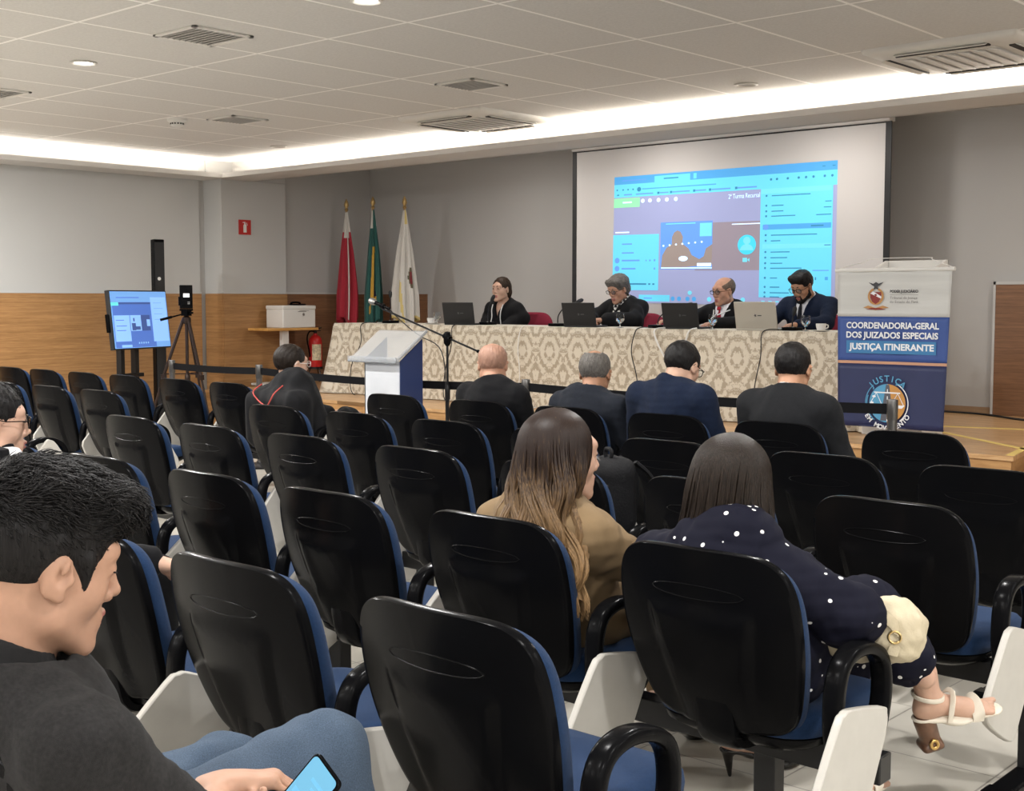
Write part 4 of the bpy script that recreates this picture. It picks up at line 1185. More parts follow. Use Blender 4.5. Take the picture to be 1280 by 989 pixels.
# side panel
prect(.688, .165, .985, .985 - .045, 1); prect(.69, .165, .98, .20, 6)
for v, w_ in ((.215, .16), (.285, .05), (.325, .05), (.36, .10), (.44, .03), (.495, .19), (.535, .04), (.575, .05), (.615, .08), (.655, .07), (.695, .05), (.73, .13), (.80, .03), (.865, .04), (.905, .08), (.935, .04)):
    prect(.735, v - .002, .735 + w_, v + .005, 7 if v != .44 else 4); pell(.713, v, .0045, .008, 7, 8)
prect(.70, .42, .98, .455, 2); prect(.90, .433, .95, .443, 7); pell(.713, .438, .011, .02, 4, 12); prect(.70, .56, .98, .592, 6); prect(.955, .27, .98, .276, 7); prect(.95, .31, .98, .316, 7); prect(.92, .36, .98, .366, 7); prect(.955, .57, .98, .576, 7)
prect(.91, .745, .975, .751, 4); prect(.88, .80, .90, .808, 7); prect(.92, .795, .925, .815, 7); prect(.96, .793, .972, .815, 2)
# bottom bar
prect(.0, .955, 1, 1, 0); prect(.135, .935, .285, .985, 1); prect(.16, .957, .20, .965, 4)
for u in (.30, .33, .37, .40, .47, .56, .62): pell(u, .962, .010, .018, 2 if u < .45 else 6, 12)
for u in (.38, .56): pell(u, .915, .010, .016, 6, 12)
for u in (.70, .73, .76): prect(u, .965, u + .015, .975, 6)
lay_i[0] += 1
tl = uvp(.548, .207)
V_t, F_t = text_mesh('2ª Turma Recursal', .062, align='LEFT')
xs_ = [v[0] for v in V_t]; f_ = (uvp(.685, .2)[0] - tl[0]) / (max(xs_) - min(xs_))
pg.add([(tl[0] + (v[0] - min(xs_)) * f_, -.0006 - .00004 * lay_i[0], tl[1] + v[1]) for v in V_t], F_t, 8)
pg.build('projected_page', PM, t, angle=180)

# ================================================================== banner hanging from a white lectern at the stage edge
lx, ly = -4.06, 8.62
t = thing('lectern', 'white lectern behind the hanging banner, only its slanted top showing', 'lectern', (lx, ly + .22, ST))
MB().prism([(-.27, 0), (.20, 0), (.20, 1.12), (-.24, 1.12)], 'y', -.12, .16).build('body', M['white_plastic'], t, bevel=.01)
MB().prism([(-.2, 1.12), (.20, 1.18), (.20, 1.20), (-.2, 1.14)], 'x', -.25, .225).build('top_board', M['white_plastic'], t, bevel=.006)
rim = MB(); rim.ext((-.25, .19, 1.19), (.225, .21, 1.28)); rim.prism([(-.2, 1.13), (.20, 1.19), (.21, 1.28), (.17, 1.28), (-.2, 1.16)], 'x', -.25, -.23); rim.prism([(-.2, 1.13), (.20, 1.19), (.21, 1.28), (.17, 1.28), (-.2, 1.16)], 'x', .205, .225)
rim.build('top_rim', M['white_plastic'], t, bevel=.004)
MB().ext((-.28, -.05, 0), (.20, .24, .03)).build('base', M['white_plastic'], t, bevel=.006)
BX, BY = -3.975, 8.44
t = thing('banner', 'white and blue hanging cloth banner of the travelling court programme', 'banner', (BX, BY, 0))
BB = [mat('banner_white', (.60, .60, .58, 1), .55, var=.06, vscale=6, stretch=(.3, 1, 4)), mat('banner_blue', (.042, .088, .30, 1), .5, var=.06, vscale=5), mat('banner_navy', (.022, .030, .095, 1), .5, var=.06, vscale=5),
      mat('banner_orange', (.55, .30, .19, 1), .5), mat('banner_text', (.82, .84, .88, 1), .5), mat('banner_box', (.045, .20, .43, 1), .5), mat('banner_sky', (.09, .33, .55, 1), .5), mat('banner_ochre', (.55, .27, .07, 1), .5),
      mat('banner_road', (.10, .105, .13, 1), .5), mat('banner_ink', (.045, .045, .05, 1), .5), mat('banner_crest_red', (.24, .025, .02, 1), .5), mat('banner_gold', (.50, .25, .08, 1), .5), mat('banner_grey', (.2, .19, .19, 1), .5)]
zt, zb = 1.605, .50
def bw(z): f = (zt - z) / (zt - zb); return -.415 + .025 * f, .425 - .035 * f         # left, right edge
cl_ = MB()
def bwave(x, z): return .006 * math.sin(x * 9 + 2) * (.3 + (zt - z)) + .004 * math.sin(x * 21)
zs = [1.605, 1.282, .968, .948, .50]
for k, mi in ((0, 0), (1, 1), (2, 3), (3, 2)):
    za, zb_ = zs[k], zs[k + 1]
    cl_.grid(30, 12, lambda u, v: ((bw(za + (zb_ - za) * v)[0] * (1 - u) + bw(za + (zb_ - za) * v)[1] * u), bwave(-.4 + .8 * u, za + (zb_ - za) * v), za + (zb_ - za) * v), mi, flip=True)
co_ = cl_.build('cloth', BB, t, angle=180)
so = co_.modifiers.new('thick', 'SOLIDIFY'); so.thickness = .002; so.offset = 1
MB().tube([(-.435, 0, 1.61), (.445, 0, 1.61)], .014, 12).build('top_rod', M['white_plastic'], t)
MB().tube([(-.388, .006, .506), (.388, .006, .506)], .006, 10).build('bottom_rod', BB[2], t)
MB().tube(catmull([(-.42, 0, 1.62), (-.33, .20, 1.67), (-.29, .34, 1.70), (.10, .34, 1.70), (.2, .2, 1.68), (.43, 0, 1.62)], 5, False), .003, 6).build('cord', M['white_plastic'], t)
yw = -.0125
def BM(x, z, rot=0): return Matrix.Translation((x, yw, z)) @ Matrix.Rotation(PI / 2, 4, 'X') @ Matrix.Rotation(rot, 4, 'Z')
lt = MB()
add_text(lt, 'COORDENADORIA-GERAL', .060, BM(.005, 1.218), 4, width=.685, bold=.0020)
add_text(lt, 'DOS JUIZADOS ESPECIAIS', .060, BM(.003, 1.150), 4, width=.68, bold=.0020)
lt.build('title_lettering', BB, t, angle=180); lt = MB()
add_text(lt, 'JUSTIÇA ITINERANTE', .062, BM(0, 1.068), 4, width=.63, bold=.0022)
lt.build('programme_lettering', BB, t, angle=180); lt = MB()
add_text(lt, 'PODER JUDICIÁRIO', .026, BM(-.012, 1.458), 9, width=.205, bold=.0010, align='LEFT')
add_text(lt, 'Tribunal de Justiça', .024, BM(-.012, 1.414), 12, width=.20, align='LEFT')
add_text(lt, 'do Estado do Pará', .024, BM(-.012, 1.386), 12, width=.205, align='LEFT')
lt.build('court_lettering', BB, t, angle=180)
sh = MB()
def flat(pts, mi, y): 
    ar = sum(pts[i][0] * pts[(i + 1) % len(pts)][1] - pts[(i + 1) % len(pts)][0] * pts[i][1] for i in range(len(pts)))
    if ar < 0: pts = pts[::-1]
    sh.add([(p[0], y, p[1]) for p in pts], [tuple(range(len(pts)))], mi)
flat([(-.335, 1.022), (.33, 1.022), (.33, 1.112), (-.335, 1.112)], 5, yw + .001)
flat([(-.012, 1.434), (.193, 1.434), (.193, 1.436), (-.012, 1.436)], 12, yw)
# crest: bird on a shield with ring, ribbons
cx, cz = -.118, 1.435
def arc(cx, cz, r0, r1, a0, a1, mi, y, n_=28):
    P = [(cx + r1 * math.cos(R(a0 + (a1 - a0) * k / n_)), cz + r1 * math.sin(R(a0 + (a1 - a0) * k / n_))) for k in range(n_ + 1)]
    Q_ = [(cx + r0 * math.cos(R(a0 + (a1 - a0) * k / n_)), cz + r0 * math.sin(R(a0 + (a1 - a0) * k / n_))) for k in range(n_ + 1)]
    for k in range(n_): flat([P[k], P[k + 1], Q_[k + 1], Q_[k]], mi, y)
arc(cx, cz - .01, .045, .060, -250, 70, 11, yw)
flat([(cx - .042, cz + .02), (cx + .042, cz + .02), (cx + .040, cz - .02), (cx + .024, cz - .05), (cx, cz - .065), (cx - .024, cz - .05), (cx - .040, cz - .02)], 10, yw - .0004)
flat([(cx - .042, cz + .010), (cx - .02, cz + .025), (cx + .044, cz - .012), (cx + .040, cz - .026)], 4, yw - .0008)
flat([(cx - .012, cz + .002), (cx + .003, cz + .008), (cx + .012, cz - .004), (cx - .002, cz - .010)], 10, yw - .0011)
flat([(cx - .055, cz + .088), (cx - .02, cz + .078), (cx, cz + .090), (cx + .02, cz + .079), (cx + .058, cz + .090), (cx + .03, cz + .068), (cx + .014, cz + .058), (cx + .018, cz + .036), (cx, cz + .044), (cx - .018, cz + .036), (cx - .012, cz + .058), (cx - .03, cz + .068)], 9, yw - .0006)
flat([(cx - .095, cz - .090), (cx - .055, cz - .075), (cx, cz - .092), (cx + .055, cz - .075), (cx + .10, cz - .090), (cx + .05, cz - .095), (cx, cz - .108), (cx - .05, cz - .095)], 11, yw - .0004)
flat([(cx - .075, cz - .100), (cx - .03, cz - .092), (cx + .03, cz - .092), (cx + .08, cz - .102), (cx + .03, cz - .104), (cx - .03, cz - .104)], 10, yw - .0008)
# round emblem
ex, ez, er = -.015, .675, .135
def disc(a0, a1, mi, y, r=er):
    flat([(ex, ez)] + [(ex + r * math.cos(R(a0 + (a1 - a0) * k / 30)), ez + r * math.sin(R(a0 + (a1 - a0) * k / 30))) for k in range(31)], mi, y)
disc(90, 270, 6, yw + .0008); disc(-90, 90, 7, yw + .0008)
flat([(ex - .012, ez + .13), (ex + .012, ez + .13), (ex + .05, ez - .124), (ex - .05, ez - .124)], 8, yw + .0004)
for k in range(5): flat([(ex - .003, ez + .10 - .05 * k), (ex + .003, ez + .10 - .05 * k), (ex + .0035, ez + .075 - .05 * k), (ex - .0035, ez + .075 - .05 * k)], 4, yw)
arc(ex, ez, .150, .157, 160, 232, 6, yw); arc(ex, ez, .150, .157, -52, 62, 4, yw)
arc(ex, ez, .160, .166, 130, 190, 6, yw)
flat([(ex - .10, ez + .070), (ex + .095, ez + .070), (ex + .095, ez + .079), (ex - .10, ez + .079)], 4, yw - .0004)
for sx in (-.085, .075):
    for d in (-.045, .045):
        flat([(ex + sx, ez + .072), (ex + sx + .004, ez + .072), (ex + sx + d + .003, ez - .01), (ex + sx + d - .003, ez - .01)], 4, yw - .0004)
    flat([(ex + sx - .055, ez - .01), (ex + sx + .055, ez - .01), (ex + sx + .035, ez - .032), (ex + sx - .035, ez - .032)], 4, yw - .0004)
for px, pz in ((-.10, .045), (-.115, .0), (-.10, -.05)): flat([(ex + px + .014 * math.cos(a * PI / 6), ez + pz + .008 * math.sin(a * PI / 6)) for a in range(12)], 4, yw - .0002)
sh.build('printed_emblems', BB, t, angle=180)
ct = MB()
def curved(txt, r, a_mid, step, size, mi, inside=False):
    for k, ch in enumerate(txt):
        a = a_mid + ((len(txt) - 1) / 2 - k) * step * (-1 if inside else 1)
        if ch == ' ': continue
        add_text(ct, ch, size, Matrix.Translation((ex + r * math.cos(R(a)), yw - .0006, ez + r * math.sin(R(a)))) @ Matrix.Rotation(PI / 2, 4, 'X') @ Matrix.Rotation(R(a + (90 if inside else -90)), 4, 'Z'), mi, bold=.0012)
curved('JUSTIÇA', .172, 92, 14, .060, 6)
curved('EM MOVIMENTO', .176, 270, 10.5, .046, 4, True)
ct.build('curved_lettering', BB, t, angle=180)

# ================================================================== clear lectern, boom stand, belt barrier
M['acrylic'] = mat('acrylic', (.86, .89, .92, 1), .12, trans=.75, ior=1.2)
M['frosted'] = mat('frosted', (.62, .64, .67, 1), .35, var=.04, vscale=4)
M['lectern_blue'] = mat('lectern_blue', (.020, .036, .115, 1), .4)
t = thing('clear_lectern', 'small lectern with frosted front, blue sides and a clear sloping top', 'lectern', (-6.78, 6.30, 0))
MB().ext((-.19, -.10, .03), (.185, -.092, .965)).build('front_panel', M['frosted'], t, bevel=.002)
for s, nm in ((-1, -.19), (1, .178)):
    MB().prism([(-.10, .03), (.12, .03), (.12, 1.12), (-.10, .965)], 'x', nm, nm + .012).build('side_panel', M['lectern_blue'], t, bevel=.002)
MB().prism([(-.15, .950), (.16, 1.165), (.152, 1.177), (-.158, .962)], 'x', -.31, .20).build('top_plate', M['acrylic'], t, bevel=.002)
MB().prism([(-.158, .955), (-.145, .955), (-.145, .995), (-.158, .995)], 'x', -.31, .20).prism([(-.15, .955), (.16, 1.17), (.15, 1.19), (-.16, .975)], 'x', .193, .205).build('top_lip', M['acrylic'], t, bevel=.002)
MB().ext((-.22, -.14, 0), (.215, .16, .03)).build('base', M['frosted'], t, bevel=.004)
MB().ext((-.12, .0, .60), (.10, .10, .62)).build('inner_shelf', M['frosted'], t)

t = thing('boom_stand', 'black boom microphone stand right of the clear lectern', 'microphone stand', (-6.44, 6.52, 0))
MB().lathe([(.14, 0), (.145, .01), (.13, .025), (.03, .035), (.02, .06)], 28).build('base', M['black_metal'], t)
MB().tube([(0, 0, .03), (0, 0, .72)], .013, 10).tube([(0, 0, .70), (0, 0, 1.12)], .009, 10).lathe([(.012, .68), (.02, .69), (.02, .77), (.012, .79)], 12).build('pole', M['black_metal'], t)
MB().lathe([(.012, 1.07), (.026, 1.09), (.028, 1.14), (.02, 1.17), (.004, 1.175)], 14).tube([(-.03, 0, 1.145), (.03, 0, 1.12)], .022, 10).build('clutch', M['black_plastic'], t)
MB().tube([(-.62, -.06, 1.335), (.30, .03, 1.03)], .0075, 8).build('boom', M['black_metal'], t)
MB().tube([(.30, .03, 1.03), (.27, .027, 1.04)], .012, 10).build('boom_cap', M['black_plastic'], t)
q0 = Vector((-.60, -.058, 1.33)); dv = Vector((-.92, -.09, .305)).normalized()
mc = thing('microphone', 'black handheld microphone with a grey mesh head clipped on the boom', 'microphone', tuple(Vector((-6.44, 6.52, 0)) + q0 + Vector((0, 0, .02))))
MB().tube([-dv * .06, dv * .09], [.010, .0155], 12).build('handle', M['black_plastic'], mc)
MB().tube([dv * .09, dv * .10, dv * .12, dv * .145, dv * .155], [.017, .024, .027, .022, .006], 16).build('mesh_head', M['grey_metal'], mc)
MB().tube([dv * .0, dv * .035], .019, 12).build('clip', M['black_plastic'], mc)
MB().tube(catmull([-dv * .06, -dv * .12 + Vector((0, 0, -.03)), Vector((.35, 0, -.20)), Vector((.58, .02, -.32)), Vector((.61, .03, -.7)), Vector((.62, .02, -1.2)), Vector((.66, .05, -1.335))], 6, False), .004, 6).build('cable', M['black_matte'], mc)

M['belt_web'] = mat('belt_web', (.005, .005, .006, 1), .8, spec=.15)
M['post_metal'] = mat('post_metal', (.16, .155, .15, 1), .32, .85)
GBp = 'belt barrier posts in front of the stage'
def post(x, y, label, to=None):
    t = thing('barrier_post', label, 'barrier post', (x, y, 0), 0, GBp)
    MB().lathe([(.17, 0), (.17, .012), (.10, .03), (.035, .04), (.03, .05)], 30).build('base', M['black_metal'], t)
    MB().lathe([(.026, .04), (.026, .755)], 24).build('pole', M['post_metal'], t)
    MB().lathe([(.028, .748), (.030, .753), (.030, .852), (.028, .859), (.01, .861)], 24).build('belt_head', M['post_metal'], t)
    if to:
        d = Vector((to[0] - x, to[1] - y, 0)); n_ = 24; mb = MB()
        sg = to[2] if len(to) > 2 else .0
        pts = [(d * (k / n_)) + Vector((0, 0, -sg * 4 * (k / n_) * (1 - k / n_))) for k in range(n_ + 1)]
        e = d.normalized(); nn = Vector((-e.y, e.x, 0)) * .0015
        vs = []
        for p in pts:
            p = p
            vs += [p + nn + Vector((0, 0, .778)), p + nn + Vector((0, 0, .836)), p - nn + Vector((0, 0, .836)), p - nn + Vector((0, 0, .778))]
        fs = []
        for k in range(n_):
            for q in range(4): fs.append((k * 4 + q, k * 4 + (q + 1) % 4, (k + 1) * 4 + (q + 1) % 4, (k + 1) * 4 + q))
        mb.add(vs, fs); mb.build('belt', M['belt_web'], t, angle=30, fix=True)
BYb = 6.55
post(-3.07, BYb, 'grey barrier post in front of the hanging banner', (-5.72, BYb, .02))
post(-5.72, BYb, 'grey barrier post hidden behind the seated bald man', (-8.68, BYb, .03))
post(-8.68, BYb, 'grey barrier post left of the robed man', (-9.93, BYb - .02, .01))
post(-9.93, BYb - .02, 'grey barrier post at the feet of the camera tripod')

# ================================================================== loose things
M['nylon'] = mat('nylon', (.005, .005, .006, 1), .7, bump=.6, bscale=120, spec=.2)
t = thing('backpack', 'black backpack standing on the seat beside the long wavy hair', 'backpack', (-2.86, 3.71, .458), R(-30))
s = SDF(); s.box((0, 0, .18), (.115, .085, .18), .06); s.box((0, -.085, .12), (.09, .045, .11), .04, k=.02); s.box((0, .06, .23), (.10, .045, .13), .045, k=.03)
sdf_obj('bag_body', s, .008, M['nylon'], t, crease=lambda V: .004 * wob(V, 26, 2))
z_ = MB(); z_.tube(catmull([(-.112, -.03, .10), (-.108, -.03, .27), (-.07, -.03, .345), (0, -.03, .366), (.07, -.03, .345), (.108, -.03, .27), (.112, -.03, .10)], 6, False), .005, 6)
z_.tube(catmull([(-.078, -.131, .06), (-.074, -.133, .17), (-.04, -.13, .212), (.04, -.13, .212), (.074, -.133, .17), (.078, -.131, .06)], 6, False), .005, 6)
z_.build('zip', M['black_metal'], t)
st_ = MB(); st_.tube(catmull([(-.025, .02, .35), (-.025, .02, .39), (.025, .02, .39), (.025, .02, .35)], 5, False), .008, 8); st_.build('carry_loop', M['nylon'], t)
for sx in (-1, 1): MB().tube(catmull([(sx * .06, .10, .35), (sx * .08, .16, .28), (sx * .09, .16, .15), (sx * .10, .10, .03)], 6, False), .02, 8, flat=(.025, .007), up=(1, 0, 0)).build('shoulder_strap', M['nylon'], t)
cable([(-4.72, 10.98 - .05, ST + .008), (-4.3, 10.88, ST + .008), (-3.9, 10.62, ST + .008), (-3.5, 10.4, ST + .008), (-3.33, 10.35, ST + .008)], .010, M['black_matte'], 'black cable lying on the stage floor along the right end of the wall')
# ================================================================== people
def skin_mat(nm, col, rough=.5):
    return mat('skin_' + nm, col, rough, bump=.12, bscale=900, var=.07, vscale=30, sss=.08, spec=.4)
def cloth_mat(nm, col, rough=.85, b=.35, bs=600, var=.12, vs=60, sheen=.03):
    return mat('cloth_' + nm, col, rough, bump=b, bscale=bs, var=var, vscale=vs, sheen=sheen, spec=.15)
def hair_mat(nm, col, rough=.42, stretch=(90, 90, 9), var=.45):
    return mat('hair_' + nm, col, rough, bump=.5, bscale=4, var=var, vscale=3, stretch=stretch, spec=.22)
M['lip'] = mat('lip', (.34, .12, .10, 1), .45)
M['eye_white'] = mat('eye_white', (.75, .72, .68, 1), .25)
M['iris'] = mat('iris', (.02, .012, .008, 1), .15)
M['lens_glass'] = mat('lens_glass', (.9, .92, .93, 1), .03, trans=.95, ior=1.05)

class Head:
    def __init__(s, c, yaw=0, pitch=0, roll=0, sc=1.0):
        s.c = np.asarray(c, float); s.R = rotm(yaw, pitch, roll); s.sc = sc
    def w(s, p): return s.c + s.R @ (np.asarray(p, float) * s.sc)
    def loc(s, P): return (P - s.c) @ s.R / s.sc
def head_prims(s, H, jaw=1.0, nose=1.0, full=0.0, neck_r=.052, neck_to=None, female=False):
    s.frame(H.c, H.R, H.sc)
    s.ell((0, -.018, .032), (.075, .098, .086), k=.01)
    s.ell((0, .020, -.012), (.064 + full, .070, .085), k=.03)
    s.rc((-.046 * jaw, .012, -.062), (-.016, .074, -.098), .024 + full, .017, k=.03)
    s.rc((.046 * jaw, .012, -.062), (.016, .074, -.098), .024 + full, .017, k=.03)
    s.ell((0, .080, -.098), (.019 * jaw, .016, .015), k=.015)
    s.rc((-.036, .072, .036), (.036, .072, .036), .015, k=.02)                       # brow
    s.ell((-.040, .052, -.024), (.022 + full * .5, .022, .022), k=.03); s.ell((.040, .052, -.024), (.022 + full * .5, .022, .022), k=.03)
    s.ell((0, .079, -.064), (.032, .018, .026), k=.018)                              # mouth mound
    for x in (-.031, .031): s.ell((x, .0985, .013), (.0165, .0135, .0115), k=.012, op='s')
    for x in (-.031, .031): s.ell((x, .0765, .012), (.0155, .0145, .0130), k=.006)    # lids
    s.rc((0, .085, .024), (0, .102 * nose, -.019), .0072, .0095, k=.010)
    s.ell((0, .103 * nose, -.023), (.0105, .0115, .009), k=.006)
    for x in (-.012, .012): s.ell((x, .094, -.030), (.0085, .011, .0085), k=.006)
    s.rc((-.018, .090, -.0585), (0, .0985, -.0555), .0045, .0062, k=.004); s.rc((.018, .090, -.0585), (0, .0985, -.0555), .0045, .0062, k=.004)
    s.rc((-.016, .089, -.0695), (0, .096, -.0715), .0048, .0072, k=.004); s.rc((.016, .089, -.0695), (0, .096, -.0715), .0048, .0072, k=.004)
    s.rc((-.024, .098, -.0635), (.024, .098, -.0635), .0022, k=.004, op='s')
    s.rc((-.014, .101, -.083), (.014, .101, -.083), .006, k=.012, op='s')
    for q in (-1, 1):                                                                 # ears
        Re = rotm(-q * 18, 0, 0) @ rotm(0, -12, 0)
        s.ell((q * .079, -.006, -.002), (.0075, .019, .031), Rm=Re, k=.006)
        s.ell((q * .0885, .001, .004), (.0075, .012, .019), Rm=Re, k=.003, op='s'); s.ell((q * .0875, -.001, .012), (.004, .005, .011), Rm=Re, k=.004)
        s.ell((q * .078, .002, -.026), (.007, .010, .010), k=.005)
        s.ell((q * .083, .012, -.004), (.004, .005, .008), k=.004)
    s.frame()
    nt_ = np.asarray(neck_to, float)
    s.rc(H.w((0, -.028, -.055)), nt_, neck_r * H.sc * .98, neck_r * 1.12, k=.025)
    if not female: s.ell(H.w((0, .03, -.125)), (.012, .012, .015), k=.02)
def lip_index(H, base_beard=None):
    def f(Cn):
        L = H.loc(Cn)
        out = np.zeros(len(L), int)
        lip = (np.abs(L[:, 0]) < .0235 - .25 * np.abs(L[:, 2] + .0635)) & (L[:, 1] > .084) & (L[:, 2] < -.0525) & (L[:, 2] > -.0785)
        out[lip] = 1
        return out
    return f
def face_parts(root, H, brow, eyes='open', brow_w=.0042):
    mb = MB()
    for q in (-1, 1):
        Mx = Matrix.Translation(H.w((q * .031, .0775, .0115))) @ Matrix(H.R.tolist()).to_4x4()
        n_ = 16; prof = [(.0132 * math.sin(PI * k / 12), -.0132 * math.cos(PI * k / 12)) for k in range(1, 12)]
        if eyes == 'open':
            mb.lathe([(r * .95 * H.sc, z * .95 * H.sc) for r, z in prof], n_, mi=0, M4=Mx @ Matrix.Scale(.62, 4, (0, 0, 1)) @ Matrix.Rotation(-PI / 2, 4, 'X'))
            mb.lathe([(.0005, .0148 * H.sc), (.0052 * H.sc, .0146 * H.sc), (.0056 * H.sc, .012 * H.sc)][::-1], 14, mi=1, M4=Mx @ Matrix.Rotation(-PI / 2, 4, 'X'))
    if mb.v: mb.build('eyes', [M['eye_white'], M['iris']], root, angle=60)
    b_ = MB()
    for q in (-1, 1):
        p = [H.w((q * x, y, z)) for x, y, z in ((.012, .0885, .0305), (.024, .0875, .0365), (.038, .078, .0375), (.049, .064, .031))]
        b_.tube(catmull([tuple(v) for v in p], 4, False), [brow_w * H.sc * f for f in (.8, .95, 1.05, 1.1, 1.1, 1.1, 1.05, 1, .95, .85, .7, .55, .4)], 6)
        lash = [H.w((q * x, y, z)) for x, y, z in ((.018, .0885, .0095), (.031, .0925, .0075), (.045, .083, .0095))]
        b_.tube(catmull([tuple(v) for v in lash], 4, False), .0013 * H.sc, 5)
    b_.build('eyebrows', brow, root)
def glasses(root, H, m, r=.023, h=.018, th=.0022, lens=True, temple=True):
    mb = MB()
    for q in (-1, 1):
        ring = [H.w((q * .033 + r * math.copysign(abs(math.cos(a)) ** .75, math.cos(a)), .104 - .10 * abs(q * .033 + r * math.cos(a)) * .35, .008 + h * math.copysign(abs(math.sin(a)) ** .75, math.sin(a)))) for a in np.linspace(0, 2 * PI, 25)[:-1]]
        mb.tube([tuple(p) for p in ring], th, 6, closed=True)
        mb.tube([tuple(H.w(p)) for p in ((q * .056, .100, .014), (q * .074, .088, .014), (q * .080, .03, .010), (q * .083, -.008, .016), (q * .082, -.022, .002))], th * .9, 6)
    mb.tube([tuple(H.w(p)) for p in ((-.010, .103, .012), (0, .107, .015), (.010, .103, .012))], th, 6)
    g = mb.build('glasses', m, root)
    if lens:
        lb = MB()
        for q in (-1, 1):
            ps = [H.w((q * .033 + (r - .001) * math.copysign(abs(math.cos(a)) ** .75, math.cos(a)), .1035 - .10 * abs(q * .033 + r * math.cos(a)) * .35, .008 + (h - .001) * math.copysign(abs(math.sin(a)) ** .75, math.sin(a)))) for a in np.linspace(0, 2 * PI, 25)[:-1]]
            f_ = H.R @ np.array([0, .0012, 0])
            lb.loft([[tuple(p) for p in ps], [tuple(p + f_) for p in ps]])
        lb.build('lenses', M['lens_glass'], g, fix=True)
    return g
def hand_prims(s, wr, f, b, side, curl=(28, 34, 22), fan=3.0, sc=1.0, thumb_in=25, thumb=None, idx=None, k=.008):
    """side: +1 right hand, -1 left. f = towards the finger tips, b = back of the hand"""
    f = _n(f); b = np.asarray(b, float); b = _n(b - f * (b @ f)); t = np.cross(f, b) * (-1 if side > 0 else 1)
    wr = np.asarray(wr, float)
    W = lambda x, y, z: wr + (t * x + f * y + b * z) * sc
    xs = (.028, .0095, -.009, -.0265); ys = (.088, .092, .087, .078)
    Ls = ((.043, .026, .021), (.047, .029, .022), (.043, .027, .021), (.034, .021, .019)); rs = (.0088, .009, .0084, .0074)
    s.rc(W(.008, -.02, 0), W(-.004, .03, 0), .026 * sc, .028 * sc, k=.02, flat=b, fx=.72)
    for i in range(4):
        s.rc(W(xs[i] * .55, .015, 0), W(xs[i], ys[i], 0), .0165 * sc, .0115 * sc, k=.014)
        cu = curl if not (idx is not None and i == 0) else idx
        p = W(xs[i], ys[i], .001); a = 0; sp = R((1.5 - i) * fan)
        for j in range(3):
            a += R(cu[j] * (1 + .06 * (i - 1)))
            d = f * math.cos(a) - b * math.sin(a); d = _n(d + t * math.sin(sp) * .8)
            q = p + d * Ls[i][j] * sc
            s.rc(p, q, rs[i] * sc * (1 - .09 * j), rs[i] * sc * (1 - .09 * (j + 1)), k=.004)
            p = q
    p = W(.022, .018, -.006); ti = R(thumb_in)
    for L_, r_, turn in ((.044, .0135, 0), (.032, .0105, 14), (.025, .009, 26)):
        aa = ti + R(turn)
        d = _n(f * (.55 + .35 * math.sin(aa)) + t * (.85 * math.cos(aa) - .2) - b * (.45 + .3 * math.sin(aa)))
        if thumb is not None: d = _n(f * (thumb[0] + .1 * turn / 13) + t * (thumb[1] - .16 * turn / 13) - b * thumb[2])
        q = p + d * L_ * sc
        s.rc(p, q, r_ * sc, r_ * sc * .86, k=.008); p = q
def torso_prims(s, J, g=0.0, w=1.0, belly=0.0, bust=0.0):
    H, N = J['hip'], J['neck']; up = _n(N - H); x = np.array([1., 0, 0]); fw = _n(np.cross(up, x)); RT = np.stack([x, np.cross(up, x), up], 1)
    ch = H + (N - H) * .66
    s.ell(H + np.array([0, .0, .03]), (.170 * w + g, .125 * w + g, .13 + g), k=.02)
    s.rc(H, ch, .145 * w + g, .150 * w + g, k=.05, flat=(0, 1, 0), fx=.80)
    s.ell(ch, (.172 * w + g, .118 * w + g, .19 + g), Rm=RT, k=.05)
    if belly: s.ell(H + (N - H) * .3 + np.array([0, .05, 0]), (.13 * w + g, .10 + belly + g, .13 + g), k=.05)
    if bust:
        for q in (-.07, .07): s.ell(ch + np.array([q, .085, .0]), (.06 + g, .045 + bust + g, .06 + g), k=.04)
    for sd in 'LR':
        sh = J['sh' + sd]
        s.rc(N - up * .05, sh - up * .012, .060 + g, .056 + g, k=.05)
        s.rc(N + up * .01, (N + sh) / 2 + up * .004, .040 + g, .040 + g, k=.05)
def arm_prims(s, J, g=0.0, w=1.0, flare=0.0, cut=0.0):
    for sd in 'LR':
        sh, el, wr = J['sh' + sd], J['el' + sd], J['wr' + sd]
        s.rc(sh, el, .056 * w + g, .046 * w + g + flare * .5, k=.04)
        e2 = wr + _n(el - wr) * cut
        s.rc(el, e2, .046 * w + g + flare * .5, .031 * w + g + flare, k=.02)
def leg_prims(s, J, g=0.0, w=1.0):
    for sd in 'LR':
        hp, kn, an = J['hp' + sd], J['kn' + sd], J['an' + sd]
        s.rc(hp, kn, .084 * w + g, .058 * w + g, k=.04)
        s.rc(kn, an, .056 * w + g, .036 * w + g, k=.02)
